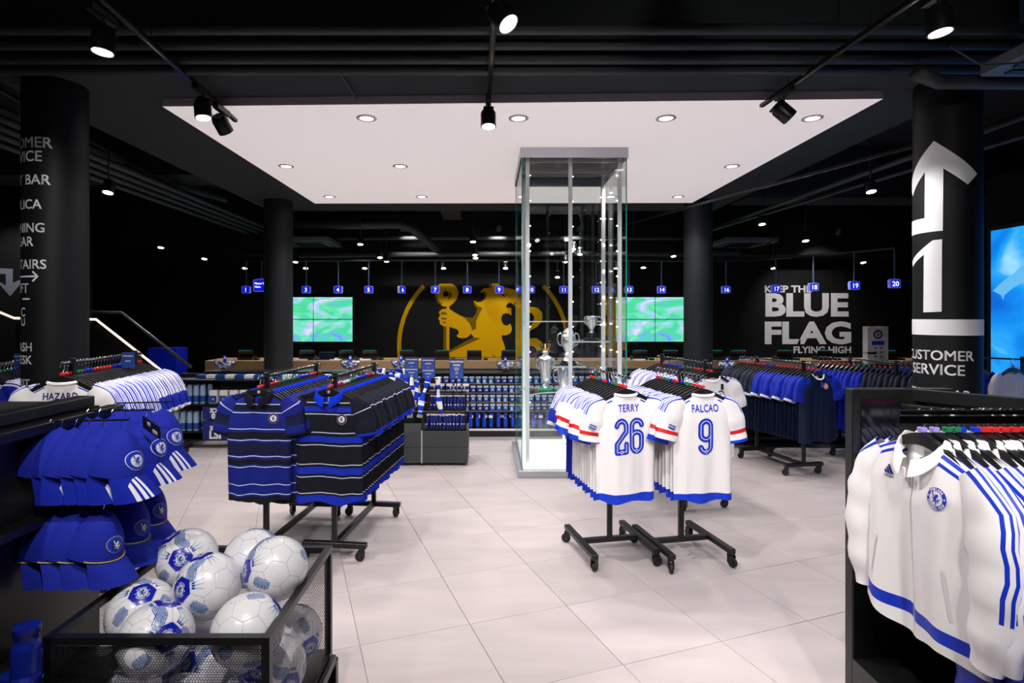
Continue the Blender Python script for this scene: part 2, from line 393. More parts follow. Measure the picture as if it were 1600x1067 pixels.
# back wall: slogan, mural
YW = RY1-.004
def wall_text(s, px0, px1, ytop, ybot, z=YW, off=.03):
    raw = text_raw(s, 1, off, 'LEFT'); xs = [v[0] for v in raw[0]]; zs = [v[1] for v in raw[0]]
    x0 = PX(px0, z); x1 = PX(px1, z); h0 = PH(ybot, z); h1 = PH(ytop, z)
    fx = (x1-x0)/(max(xs)-min(xs)); fz = (h1-h0)/(max(zs)-min(zs))
    V = [(x0+(x-min(xs))*fx, z, h0+(q-min(zs))*fz) for x, q in raw[0]]
    me = mesh('lettering', V, [tuple(f) for f in raw[1]], LETTER)
    o = obj('lettering', me, walls['wall_back']); m = o.modifiers.new('s', 'SOLIDIFY'); m.thickness = .003; return o
wall_text('KEEP THE', 1195, 1268, 446, 457); wall_text('BLUE', 1196, 1326, 458, 495, off=.04); wall_text('FLAG', 1195, 1330, 502, 538, off=.04); wall_text('FLYING HIGH', 1240, 1330, 541, 552)
GOLD = mat('gold_print', (232, 178, 0), .6, noise_amt=.06, noise_scale=2, spec=.1); GOLD2 = mat('gold_print_dark', (128, 98, 4), .6, spec=.1)
def mp(X, Y): return (PX(670+X/7.622, YW), PH(430+Y/7.622, YW))
MUR = [
 (0, [(135,100),(275,100),(320,130),(350,180),(352,230),(330,290),(290,335),(245,372),(170,372),(140,350),(165,350),(110,330),(75,280),(65,230),(75,170),(110,120)]),
 (0, [(210,370),(245,370),(245,905),(210,905)]), (1, [(175,580),(211,580),(211,905),(175,905)]),
 (1, [(110,125),(90,180),(92,250),(125,310),(170,345),(110,330),(75,280),(65,230),(75,170)]),
 (1, [(245,190),(270,215),(272,250),(250,280),(238,300),(230,265),(240,240)]),
 (1, [(245,400),(290,425),(370,475),(440,500),(520,505),(560,460),(575,390),(632,385),(600,465),(567,540),(562,620),(545,650),(510,657),(500,600),(470,550),(430,515),(300,445)]),
 (0, [(245,400),(205,400),(160,403),(125,430),(122,460),(145,470),(118,500),(118,530),(135,545),(130,575),(160,600),(200,612),(245,615),(330,640),(355,665),(358,695),(330,715),(345,740),(400,750),(450,745),(490,712),(515,660),(505,615),(485,570),(430,515),(370,478),(300,442)]),
 (1, [(145,435),(200,440),(225,470),(150,470)]), (1, [(150,500),(220,515),(200,530),(150,525)]), (1, [(165,552),(215,558),(200,570),(165,568)]),
 (1, [(165,910),(240,895),(520,742),(625,748),(330,885),(230,930)]),
 (0, [(612,203),(625,180),(660,155),(720,150),(720,100),(825,98),(840,125),(900,145),(1020,170),(1050,205),(1085,240),(1070,270),(1050,265),(1055,290),(1030,320),(1008,356),(985,330),(950,330),(920,360),(925,385),(985,392),(980,420),(985,485),(960,460),(920,450),(880,465),(862,510),(870,560),(900,595),(940,600),(965,575),(985,610),(990,650),(970,690),(930,712),(870,715),(870,755),(890,800),(905,850),(915,915),(850,975),(225,975),(225,930),(330,882),(620,750),(540,743),(495,690),(520,655),(560,640),(565,545),(600,465),(638,388),(600,392),(560,385),(540,350),(533,312),(545,302),(570,320),(620,318),(655,290),(668,250),(655,215),(640,205)]),
 (1, [(533,312),(540,350),(560,385),(600,392),(638,388),(580,365),(555,330)]), (1, [(640,205),(655,215),(668,250),(655,290),(635,315),(675,285),(692,240),(678,205),(655,190)]),
 (1, [(720,100),(757,100),(750,148),(720,150)]), (1, [(750,935),(800,970),(770,970)]),
 (0, [(1012,348),(1060,345),(1110,340),(1145,315),(1150,350),(1120,385),(1080,392),(1040,380)]),
 (0, [(1130,410),(1160,385),(1230,375),(1300,390),(1345,440),(1355,510),(1330,570),(1280,620),(1220,650),(1180,690),(1140,740),(1120,800),(1100,870),(1100,960),(1060,900),(1030,830),(1025,760),(1045,700),(1090,650),(1150,620),(1210,600),(1245,560),(1255,500),(1230,455),(1190,440),(1150,450)]),
 (1, [(1025,760),(1045,700),(1090,650),(1080,740),(1065,800),(1080,880),(1100,940),(1060,900),(1030,830)]),
 (0, [(1210,750),(1280,750),(1340,790),(1360,850),(1340,920),(1290,940),(1280,880),(1250,850),(1200,840),(1160,870),(1150,970),(1110,970),(1115,880),(1150,790)])]
mb = MB()
for k, (m_, pts) in enumerate(MUR): mb.poly([mp(*p) for p in pts], YW-.0008*k-.001, m_)
mb.poly([mp(205+35*cos(t*pi/12), 222+35*sin(t*pi/12)) for t in range(24)], YW-.03, 2)
mb.poly([mp(*p) for p in [(857,222),(885,228),(905,245),(910,258),(880,248)]], YW-.03, 2); mb.poly([mp(*p) for p in [(915,225),(938,225),(925,240)]], YW-.03, 2)
obj('lion_mural', mb.me('lion', [GOLD, GOLD2, DARK]), walls['wall_back'], label='gold heraldic lion holding a staff')
for lo, hi in ((180, 360),):
    mb = MB(); pts = []
    for i in range(0, 361):
        t = radians(i); xo, yo = 755.5+135*cos(t), 540-135*sin(t); xi, yi = 755.5+128.6*cos(t), 540-128.6*sin(t)
        pts.append((xo, yo, xi, yi))
    def seg(rg):
        b = MB()
        for i in rg:
            a_, c_ = pts[i % 360], pts[(i+1) % 360]
            if min(a_[1], c_[1]) < 443 or max(a_[1], c_[1]) > 566: continue
            b.add([(PX(a_[0], YW), YW-.003, PH(a_[1], YW)), (PX(c_[0], YW), YW-.003, PH(c_[1], YW)), (PX(c_[2], YW), YW-.003, PH(c_[3], YW)), (PX(a_[2], YW), YW-.003, PH(a_[3], YW))], [(0, 1, 2, 3)])
        return b.me('ring_arc', GOLD)
    obj('ring_arc', seg(range(90, 270)), walls['wall_back']); obj('ring_arc', seg(list(range(270, 360))+list(range(0, 90))), walls['wall_back'])

# video walls: 2 x 2 lit screens of a football pitch
def pitch_mat(k):
    m = bpy.data.materials.new('pitch_picture'); m.use_nodes = True; nt = m.node_tree; N = nt.nodes; b = N['Principled BSDF']
    b.inputs['Base Color'].default_value = (.01, .01, .01, 1); b.inputs['Roughness'].default_value = .3
    tc = N.new('ShaderNodeTexCoord'); mpg = N.new('ShaderNodeMapping'); mpg.inputs['Scale'].default_value = (1, 1, 2.6); mpg.inputs['Location'].default_value = (k*.3, 0, 0)
    n = N.new('ShaderNodeTexNoise'); n.inputs['Scale'].default_value = 1.3; n.inputs['Detail'].default_value = 3; n.inputs['Distortion'].default_value = 1.2
    r = N.new('ShaderNodeValToRGB'); e = r.color_ramp.elements; e[0].position = .25; e[0].color = srgb(110, 150, 240); e[1].position = .68; e[1].color = srgb(240, 220, 252)
    for p, c in ((.34, (110, 190, 225)), (.43, (70, 215, 150)), (.50, (110, 226, 180)), (.58, (165, 205, 240))): x = e.new(p); x.color = srgb(*c)
    sp = N.new('ShaderNodeSeparateXYZ'); ad = N.new('ShaderNodeMath'); ad.operation = 'MULTIPLY_ADD'; ad.inputs[1].default_value = .22; ad2 = N.new('ShaderNodeMath')
    nt.links.new(tc.outputs['Object'], mpg.inputs[0]); nt.links.new(mpg.outputs[0], n.inputs['Vector']); nt.links.new(tc.outputs['Object'], sp.inputs[0])
    nt.links.new(sp.outputs['Z'], ad.inputs[0]); nt.links.new(n.outputs['Fac'], ad.inputs[2]); nt.links.new(ad.outputs[0], r.inputs[0])
    nt.links.new(r.outputs[0], b.inputs['Emission Color']); b.inputs['Emission Strength'].default_value = .58
    return m
for k, (x0p, sm, x1p, lab) in enumerate(((428, 489.5, 551, 'video wall of four screens showing a pitch, beside the gold lion'), (962, 1023.7, 1085.5, 'video wall of four screens showing a pitch, behind the glass display case'))):
    yv = 12.32; cx = PX(sm, yv); cz = PH(499, yv); wv = PX(x1p, yv)-cx; hv = (PH(463.5, yv)-PH(534, yv))/2
    vw = obj('video_wall', MB().box(-wv, wv, .015, .07, -hv, hv).me('housing', BLACK), loc=(cx, yv, cz), label=lab, cat='screen')
    pm = pitch_mat(k)
    for i in (-1, 0):
        for j in (-1, 0):
            b = MB().box(i*wv+.008, (i+1)*wv-.008, 0, .014, j*hv+.008, (j+1)*hv-.008)
            obj('screen', b.me('screen', pm), vw)
# right lightbox with a picture of sky and clouds
sky = bpy.data.materials.new('lightbox_picture'); sky.use_nodes = True; nt = sky.node_tree; b = nt.nodes['Principled BSDF']
tc = nt.nodes.new('ShaderNodeTexCoord'); n = nt.nodes.new('ShaderNodeTexNoise'); n.inputs['Scale'].default_value = 1.1; n.inputs['Detail'].default_value = 6; n.inputs['Distortion'].default_value = .5
r = nt.nodes.new('ShaderNodeValToRGB'); e = r.color_ramp.elements; e[0].position = .32; e[0].color = srgb(0, 70, 190); e[1].position = .72; e[1].color = srgb(150, 215, 250)
for p, c in ((.45, (0, 105, 215)), (.55, (10, 140, 235)), (.62, (40, 165, 240))): x = e.new(p); x.color = srgb(*c)
nt.links.new(tc.outputs['Object'], n.inputs['Vector']); nt.links.new(n.outputs['Fac'], r.inputs[0]); nt.links.new(r.outputs[0], b.inputs['Emission Color']); b.inputs['Emission Strength'].default_value = .6
b.inputs['Base Color'].default_value = (.01, .02, .05, 1)
obj('wall_poster', MB().box(6.56, 6.7, 3.2, 7.42, 0, 3.5).me('wall', DARK), kind='structure')
lbx = obj('lightbox', MB().box(-.05, .08, -1.9, 1.9, -1.15, 1.15).me('case', BLACK), loc=(6.48, 5.35, 1.68), label='tall backlit blue sky poster on the right-hand wall', cat='lightbox')
obj('picture', MB().box(-.055, -.05, -1.85, 1.85, -1.1, 1.1).me('picture', sky), lbx)
ARM = mat('poster_arm', (70, 150, 200), .5, emis=(95, 175, 225), es=.6)
def lp(X, Y):   # crop pixels of the poster to wall coordinates
    px, py = 1500+X/3.14, 300+Y/3.14; z = 6.42*880/(px-763); return (z, PH(py, z))
ap = [lp(*p) for p in [(160,485),(200,445),(260,400),(314,350),(380,300),(420,330),(380,400),(314,440),(260,470),(218,505),(210,530),(200,505),(180,495)]]
from mathutils.geometry import tessellate_polygon
tri = tessellate_polygon([[Vector((p[0], p[1], 0)) for p in ap]])
obj('pictured_arm', mesh('arm', [(-.058, y-5.35, z-1.68) for y, z in ap], [tuple(t) for t in tri], ARM), lbx)
obj('drain_pipe', MB().tube([(6.3, 7.45, 0), (6.3, 7.45, 2.6)], .055, 16).me('pipe', mat('grey_pipe', (150, 165, 175), .5)), label='pale vertical pipe beside the blue poster', cat='pipe')
for h in (1.35, 1.62): obj('pipe_clamp', MB().box(6.15, 6.45, 7.3, 7.36, h, h+.03).me('clamp', BLACK), bpy.data.objects['drain_pipe'])

# left: staircase with lit handrail, blue lockers behind, arrow on a wall
st = obj('staircase', None, loc=(0, 0, 0), label='black staircase with a white lit handrail behind the left pillar', cat='staircase')
zs = 9.0
ends = [(PX(0, zs), PH(488, zs)), (PX(22, zs), PH(497, zs)), (PX(150, zs), PH(499, zs)), (PX(265, zs), PH(589, zs))]
obj('handrail', MB().tube([(x, zs, h) for x, h in ends], .02, 8).me('rail', mat('lit_rail', (235, 225, 215), .4, emis=(255, 235, 215), es=.55), True), st, label='white lit handrail')
e2 = [(x+.08, h+.08) for x, h in ends]
obj('upper_rail', MB().tube([(x, zs+.5, h+.03) for x, h in e2[1:]], .028, 8).me('rail', mat('grey_rail', (75, 78, 80), .4), True), st)
px_ = [(ends[1][0], 0), (ends[3][0], 0), (ends[3][0], ends[3][1]-.08), (ends[2][0], ends[2][1]-.08), (ends[1][0], ends[1][1]-.08)]
mb = MB(); mb.poly(px_, zs+.03); mb.poly(px_, zs+.06); obj('balustrade', mb.me('panel', BLACK), st)
x = ends[3][0]+.1; 
for i in range(7):
    x0 = ends[3][0]-i*.26
    obj('step', MB().box(x0-.26, x0, zs+.08, zs+.95, 0, .1*(i+1)).me('step', BLACK), st)
LOCK = mat('blue_locker', (10, 35, 200), .5, spec=.3)
for i, (p0, p1, t_, lab) in enumerate(((137, 153, 551, 'narrow blue panel cabinet beside the left pillar'), (230, 257, 544, 'blue panel cabinet behind the stair rail, nearer the pillar'), (257, 276, 544, 'blue panel cabinet behind the stair rail, nearer the counter'))):
    z_ = 10.6; b = MB().box(PX(p0, z_)+.005, PX(p1, z_)-.005, z_, z_+.4, 0, PH(t_, z_)); obj('cabinet', bevel(b.me('cabinet', LOCK), .004, 1), label=lab, cat='cabinet')
core = obj('wall_stair', MB().box(-9.8, -6.85, 9.6, 9.75, 0, 3.4).me('core', DARK), kind='structure')
za = 9.595
aw = [(PX(x_, za), PH(y_, za)) for x_, y_ in [(-20, 418), (20, 420), (20, 442), (33, 436), (33, 442), (16, 463), (-8, 436), (9, 446), (9, 428), (-20, 428)]]
mb = MB(); mb.poly(aw, za); obj('wall_arrow', mb.me('arrow', mat('arrow_grey', (120, 125, 140), .5)), core)

# ceiling services
def pipe(name, pts, r, lab, m=PIPE, grp=None, cat='pipe'): return obj(name, MB().tube(pts, r, 12).me(name, m, True), label=lab, cat=cat, group=grp)
for i, (y, h) in enumerate(((3.74, 3.60), (3.90, 3.575), (4.02, 3.53), (4.1, 3.485))):
    pipe('ceiling_pipe', [(-7.9, y, h), (6.5, y, h)], .036, '%s from the front of four black pipes running across the ceiling' % ORD[i], grp='four black pipes across the ceiling')
for i, (x, h) in enumerate(((-4.25, 3.42), (-4.4, 3.40), (-4.55, 3.38), (-4.72, 3.36))):
    pipe('ceiling_pipe', [(x, 4.3, h), (x-.1, 11.3, h)], .035, '%s of four dark pipes running back along the left ceiling, counted from the soffit' % ORD[i], grp='four pipes along the left ceiling')
pipe('ceiling_pipe', [(-5.4, 4.3, 3.6), (-4.3, 9.2, 3.6)], .06, 'thick dark pipe slanting across the left ceiling')
pipe('ceiling_pipe', [(-4.05, 4.3, 3.72), (-4.05, 9.6, 3.72)], .025, 'thin dark conduit beside the left edge of the soffit')
zp = 10.3
pipe('ceiling_pipe', [(PX(460, zp), zp, PH(351, zp)), (PX(625, zp), zp, PH(351, zp)), (PX(645, zp+.2), zp+.2, PH(358, zp+.2)), (PX(692, 11.4), 11.4, PH(398, 11.4))], .08, 'thick dark pipe bending down behind the white ceiling panel')
pipe('ceiling_pipe', [(-4, 10.9, 3.2), (4.5, 10.9, 3.2)], .04, 'upper dark pipe across the rear ceiling')
pipe('ceiling_pipe', [(-4, 11.2, 2.9), (5, 11.2, 2.95)], .05, 'lower dark pipe across the rear ceiling')
pipe('ceiling_conduit', [(4.3, 4.4, 3.3), (4.1, 10.8, 3.3)], .03, 'straight dark conduit along the right ceiling')
pipe('ceiling_conduit', [(5.2, 4.0, 3.4), (3.8, 11, 3.2)], .025, 'slanting dark conduit over the right rail of shirts')
pipe('ceiling_duct', [(PX(540, 4.4), 4.1, 3.52), (PX(556, 4.65), 4.65, 3.5)], .012, 'short black rod by the front edge of the soffit', cat='rod')
pipe('ceiling_pipe', [(3.0, 3.95, 3.4), (3.2, 4.0, 3.36), (4.6, 4.02, 3.36), (6.4, 4.05, 3.36)], .05, 'thick black pipe passing the top of the right pillar')
pipe('ceiling_cable', [(2.95, 3.6, 3.42), (3.15, 3.6, 3.3), (3.5, 3.6, 3.32), (3.75, 3.6, 3.5)], .006, 'loose black cable looping near the right pillar', cat='cable')
# cable trays left and back
for lab, (x0, x1, y0, y1, h) in (('dark cable tray with open sides above the left pipes', (-5.0, -4.8, 4.6, 8.8, 3.75)), ('pale ribbed cable tray behind the white panel', (PX(690, 10.5), PX(722, 10.5), 9.95, 10.9, 3.55))):
    t_ = obj('cable_tray', (MB() if 'left' in lab else MB().bar((x0, y0+.3, h), (x0, y0+.3, 4.3), .01, .01).bar((x1, y0+.7, h), (x1, y0+.7, 4.3), .01, .01)).box(x0, x1, y0, y1, h, h+.01).box(x0, x0+.01, y0, y1, h, h+.06).box(x1-.01, x1, y0, y1, h, h+.06).me('tray', PIPE), label=lab, cat='cable tray')
# ceiling air units
def ac(loc, w, lab, rot=0):
    o = obj('air_unit', bevel(MB().box(-w/2, w/2, -w/2, w/2, 0, .09).me('case', mat('ac_grey', (90, 98, 108), .5)), .01, 1), loc=loc, rot=(0, 0, rot), label=lab, cat='air conditioner')
    for i, (x0, x1, y0, y1) in enumerate(((-w*.4, w*.4, -w*.44, -w*.38), (-w*.4, w*.4, w*.38, w*.44), (-w*.44, -w*.38, -w*.34, w*.34), (w*.38, w*.44, -w*.34, w*.34))):
        obj('flap', MB().box(x0, x1, y0, y1, -.012, 0).me('flap', BLACK), o)
    g = MB()
    for i in range(8): g.box(-w*.3, w*.3, -w*.3+i*w*.08, -w*.3+i*w*.08+.02, -.008, 0)
    obj('grille', g.me('grille', METAL), o)
ac((3.95, 3.35, 3.35), 1.1, 'square grey air conditioning unit in the upper right corner')
ac((PX(490, 10.9), 10.7, PH(384, 10.9)), .95, 'flat air conditioning unit in the blue light beside the left rear pillar')
ac((PX(1150, 10.9), 10.7, PH(385, 10.9)), .95, 'flat air conditioning unit beside the right rear pillar')
# light tracks and heads
HEAD = MB(); HEAD.lathe([(0, .065), (.03, .07), (.055, .06), (.062, .045), (.062, -.065), (.056, -.07), (.054, -.06), (0, -.06)], 24)
head_me = HEAD.me('housing', PLASTIC, False); auto_smooth(head_me)
fins = MB()
for i in range(9): fins.box(-.04, .04, -.045+i*.011, -.042+i*.011, .065, .085)
fin_me = fins.me('cooling_fin', PLASTIC)
lens_me = MB().lathe([(0, -.0685), (.052, -.0665)], 24).me('lens', LENS)
def head(x, y, h, trackh, aim, lab, power=P_TRACK, s=1.0, light=True, ang=75, grp=None):
    d = Vector(aim)-Vector((x, y, h)); q = d.to_track_quat('-Z', 'Y').to_euler()
    o = obj('spotlight', None, loc=(x, y, h), label=lab, cat='spotlight', group=grp)
    hd = obj('housing', head_me, o, rot=tuple(q), scale=(s, s, s)); obj('lens', lens_me, hd); obj('cooling_fin', fin_me, hd)
    obj('stem', MB().tube([(0, 0, .03), (0, 0, trackh-h)], .01*s, 8).me('stem', PLASTIC), o)
    if .12 < trackh-h < .25: obj('driver_box', MB().box(-.022, .022, -.12, .1, trackh-h-.05, trackh-h-.005).me('driver', PLASTIC), o)
    if light:
        n_ = d.normalized()*.075*s; spot('spotlight_lamp', (x+n_.x, y+n_.y, h+n_.z), aim, power, ang, .7, .03)
def track(a, b, lab):
    o = obj('light_track', MB().bar(a, b, .036, .03).me('track', METAL), label=lab, cat='light track')
    obj('groove', MB().bar((a[0], a[1], a[2]-.016), (b[0], b[1], b[2]-.016), .012, .004).me('groove', CHROME), o)
    for t_ in (.15, .5, .85):
        p = Vector(a).lerp(Vector(b), t_); obj('hanger_wire', MB().tube([p, (p.x, p.y, min(RH, 4.29) if not (-3.85 < p.x < 3.95 and 4.19 < p.y < 9.9) else 3.54)], .003, 5).me('wire', METAL), o)
track((-2.08, 2.2, 3.46), (-2.28, 5.08, 3.46), 'left light track above the striped polos')
track((.06, 2.0, 3.46), (.01, 4.45, 3.46), 'middle light track near the centre of the ceiling')
track((2.42, 2.2, 3.46), (2.29, 4.72, 3.46), 'right light track slanting above the white jackets')
head(-2.18, 4.3, 3.27, 3.44, (-1.7, 3.9, 0), 'black spotlight nearer the camera of the pair ending the left track')
head(-2.22, 4.7, 3.29, 3.44, (-1.2, 7.6, 0), 'black spotlight at the far end of the left track')
head(-2.2, 3.22, 3.27, 3.44, (-2.35, 3.0, 0), 'bright spotlight high on the left track above the pillar lettering')
head(.07, 2.95, 3.27, 3.44, (1.6, 2.1, .9), 'black spotlight at the top centre of the ceiling', power=85, ang=60)
head(0, 4.5, 3.27, 3.44, (.05, 3.9, 0), 'black spotlight at the far end of the middle track')
head(2.28, 4.35, 3.27, 3.44, (3.6, 4.27, 2.1), 'black spotlight at the end of the right track, tilted sideways', ang=50, power=P_TRACK*.8)
head(2.4, 3.0, 3.27, 3.44, (2.6, 2.75, 0), 'bright spotlight at the top of the right track', ang=100)
# unseen heads and track added behind the camera as fill for the front racks
for i, (x, y, ax_, ay_, ah) in enumerate(((-1.6, -.3, -1.2, 3.6, .5), (.1, .1, 0.3, 3.4, .4), (1.0, .2, 1.5, 2.4, .9), (.9, -.8, 2.4, 6, .6), (-2.5, 1.0, -2.6, 3.6, 1.0), (-.5, .6, -.9, 2.0, .6), (1.6, .3, 1.5, 3.4, 0))):
    head(x, y, 3.3, 3.46, (ax_, ay_, ah), '%s unseen track spotlight added behind the camera as front fill' % ORD[i], power=P_FRONT, ang=80)
track((-3, -.35, 3.46), (3, -.35, 3.46), 'unseen light track added behind the camera for the fill heads')
head(-2.14, 2.6, 3.27, 3.44, (-3.5, 4.3, 1.9), 'unseen spotlight added on the left track to brighten the lettered pillar', power=34, ang=60)  # extra head out of view, added to lift the pillar lettering
head(.06, 2.25, 3.27, 3.44, (2.1, 4.1, 0), 'unseen spotlight added on the middle track to brighten the right floor', power=95, ang=75)  # extra head out of view, added to lift the floor on the right
head(-2.12, 2.35, 3.27, 3.44, (-.4, 4.7, 0), 'black spotlight on the left track out of frame, turned to the polos', power=75, ang=70)
head(-7.6, 8.3, 3.7, 4.3, (-8.1, 9.6, 2.3), 'unseen spotlight added to brighten the grey wall arrow at the left edge', power=60, ang=60)  # extra head out of view, added because the arrow came out dark
# rear heads
CNT = {}
for px, py, z, side in sorted(((170, 298, 5.9, 1), (252, 387, 9.8, 1), (320, 405, 10.6, 1), (383, 420, 11.2, 0), (462, 410, 10.8, 1), (478, 420, 11.2, 0), (563, 382, 9.9, 1), (594, 403, 10.8, 1), (604, 409, 11.1, 0), (570, 420, 11.3, 0), (693, 420, 11.3, 0), (739, 378, 9.9, 1), (742, 399, 10.7, 0), (743, 404, 11.1, 0), (790, 420, 11.3, 0), (871, 434, 11.4, 0), (883, 410, 11.0, 1), (1052, 401, 10.9, 1), (1005, 419, 11.3, 0), (1208, 420, 11.3, 1), (1348, 411, 11.0, 1), (1360, 297, 6.2, 1), (1190, 350, 8.6, 0), (1258, 376, 8.9, 1), (896, 390, 10.9, 0), (906, 398, 10.9, 0))):
    x = PX(px, z); h = PH(py-5, z); s = .9; top_ = 3.54 if 4.19 < z < 9.9 and -3.85 < x < 3.95 else (2.95 if z > 11.6 else (3.5 if x > 3.95 and 8.6 < z < 9.2 else 4.3)); reg = 'left' if px < 500 else 'lion' if px < 850 else 'case' if px < 1060 else 'right'; CNT[reg] = CNT.get(reg, 0)+1
    head(x, z, h, top_, (x+(.1 if px < 763 else -.1), z-.9, 0), '%s small lit downlight from the left %s' % (ORD[CNT[reg]-1], {'left': 'over the left of the rear ceiling', 'lion': 'in the rear ceiling above the gold lion', 'case': 'in the rear ceiling behind the glass case', 'right': 'over the right of the rear ceiling'}[reg]), power=P_BACK, s=s, light=bool(side), ang=110, grp='small downlights of the rear ceiling, %s' % ('left' if px < 500 else 'lion' if px < 850 else 'case' if px < 1060 else 'right'))
track((-4.0, 4.6, 3.55), (-4.75, 11.2, 3.4), 'thin light track running back above the left aisle')
track((4.6, 4.2, 3.35), (2.4, 10.4, 3.35), 'thin light track running back above the right racks')
# head added to brighten the slogan
head(6.6, 10.6, 3.3, 4.3, (7.0, 12.4, 1.6), 'added spotlight that brightens the white slogan on the back wall', power=62, ang=75)
for i, (x, tx) in enumerate(((-1.6, -1.2), (.2, .1), (1.7, 1.3))): head(x, 10.5, 3.35, 4.3, (tx, 12.4, 1.7), '%s added spotlight from the left brightening the gold lion' % ORD[i], power=42, ang=80)  # three heads added to brighten the mural
# ------------------------------------------------------------------ garments
HANG_Z = -.118     # neck of a garment below the top of the rail
class Garm:
    def __init__(s, wsh=.2, wch=.235, whem=.245, L=.73, slope=.055, nw=.085, dip=.05, d=.03, A=.008, seed=1, N=26, M=24, z0=HANG_Z, hemw=.011, backdip=.012, twist=0):
        s.__dict__.update(locals()); r = random.Random(seed)
        s.ph = [r.uniform(0, 6.28) for _ in range(10)]; s.am = [r.uniform(.5, 1) for _ in range(10)]
    def W(s, v):
        if v > .72: t = (v-.72)/.28; t = t*t*(3-2*t); return s.wch+(s.wsh-s.wch)*t
        return s.whem+(s.wch-s.whem)*v/.72
    def ztop(s, x, side):
        ax_ = abs(x)
        if ax_ < s.nw: return -(s.dip if side < 0 else s.backdip)*sqrt(max(0, 1-(ax_/s.nw)**2))
        t = (ax_-s.nw)/(s.wsh-s.nw); return -s.slope*t**1.15
    def yy(s, side, q, v):
        ax_ = abs(q); e = sqrt(max(0, 1-ax_**3))
        xn = abs(q*s.wsh)/s.nw
        op = min(1, sqrt(max(0, (1-v))/.2)); nk = max(0, min(1, (1.15-xn)*2.2))*.75
        y = s.d*e*max(op, nk)
        f = 0; k0 = 0 if side < 0 else 5; x = q*s.wch
        for i, k in enumerate((15, 26, 43, 60)): f += s.am[k0+i]*sin(k*x+s.ph[k0+i]+(1-v)*(i-1.5)*1.1)*(1.25, 1.15, .6, .25)[i]
        return side*y+s.A*f*e*min(1, (1-v)*1.25)**.7
    def pt(s, side, q, v):
        x = q*s.W(v)
        zh = -s.L+s.hemw*sin(q*5+s.ph[4])-.012*(1-abs(q)**2)
        z = (1-v)*zh+v*s.ztop(q*s.wsh, side)
        return (x+s.twist*(1-v)*.02, s.yy(side, q, v), z+s.z0)
    def front(s, x, z, lay, side=-1, off=.0022):
        zz = z-s.z0; v = min(.999, max(0, (zz+s.L)/s.L))
        for _ in range(3):
            q = max(-1, min(1, x/s.W(v))); v = min(.999, max(0, (zz+s.L)/(s.L+s.ztop(q*s.wsh, side))))
        return (x, s.yy(side, q, v)+side*(off+.0006*lay), z)
    def mesh(s, name, m):
        V = []; F = []; UV = []
        for side in (-1, 1):
            o = len(V)
            for j in range(s.M+1):
                v = 1-(1-j/s.M)**1.0
                for i in range(s.N+1):
                    q = -1+2*i/s.N; q = sin(q*pi/2*.98)/sin(pi/2*.98); p = s.pt(side, q, v); V.append(p)
                    UV.append((p[0], s.ztop(q*s.wsh, side)+s.z0-p[2]))
            for j in range(s.M):
                for i in range(s.N):
                    a = o+j*(s.N+1)+i; f = (a, a+1, a+s.N+2, a+s.N+1); F.append(f if side < 0 else f[::-1])
        return mesh(name, V, F, m, True, None, UV)
def sleeve(path, a, b, m, sgn=1, N=16, seg=4, seed=0, z0=HANG_Z, crumple=.006):
    pts = []; aa = []; bb = []
    k = len(path)
    for i in range(k-1):
        for t in range(seg):
            f = t/seg; pts.append(Vector(path[i]).lerp(Vector(path[i+1]), f)); aa.append(a[i]+(a[i+1]-a[i])*f); bb.append(b[i]+(b[i+1]-b[i])*f)
    pts.append(Vector(path[-1])); aa.append(a[-1]); bb.append(b[-1])
    # smooth the path
    for _ in range(2): pts = [pts[0]]+[(pts[i-1]+pts[i]*2+pts[i+1])/4 for i in range(1, len(pts)-1)]+[pts[-1]]
    V = []; UV = []; r = random.Random(seed); ph = [r.uniform(0, 6) for _ in range(4)]; L = 0
    for i, p in enumerate(pts):
        if i: L += (p-pts[i-1]).length
        t = (pts[min(i+1, len(pts)-1)]-pts[max(0, i-1)]).normalized(); n = Vector((-t.z, 0, t.x)).normalized()
        if n.z < 0 and abs(n.z) > .2: n = -n
        if n.x < 0 and abs(n.z) <= .2: n = -n
        c = t.cross(n).normalized()
        for j in range(N+1):
            th = 2*pi*j/N-pi; w_ = 1+crumple*6*sin(3*th+ph[0]+L*8)*min(1, L*6)
            q = p+n*cos(th)*aa[i]*w_+c*sin(th)*bb[i]*w_+c*crumple*sin(L*45+ph[1])*min(1, L*6)
            V.append((q.x*sgn, q.y, q.z+z0)); UV.append((th*(aa[i]+bb[i])/2*(1 if sgn > 0 else -1), L))
    F = []
    for i in range(len(pts)-1):
        for j in range(N):
            f = (i*(N+1)+j, i*(N+1)+j+1, (i+1)*(N+1)+j+1, (i+1)*(N+1)+j); F.append(f if sgn > 0 else f[::-1])
    return mesh('sleeve', V, F, m, True, None, UV)
def neckline(g, t, lift=0.0, out=1.0):
    """point on the neck opening, t in [0, 2pi), 0 = centre front"""
    x = sin(t)*g.nw*out; c = cos(t)
    q = max(-1, min(1, x/g.wsh)); fr = g.ztop(q*g.wsh*.999, -1 if c > 0 else 1)
    y = -c*g.d*1.0*out
    return Vector((x, y, g.z0+fr+lift))
def crew(g, m, h=.014):
    V = []; n = 32
    for i in range(n):
        t = 2*pi*i/n
        for dz, o in ((-.002, 1.14), (h*.6, 1.08), (h, .97), (-.001, .9)):
            V.append(neckline(g, t, dz, o))
    F = [(i*4+k, ((i+1) % n)*4+k, ((i+1) % n)*4+k+1, i*4+k+1) for i in range(n) for k in range(3)]
    return mesh('collar', V, F, m, True)
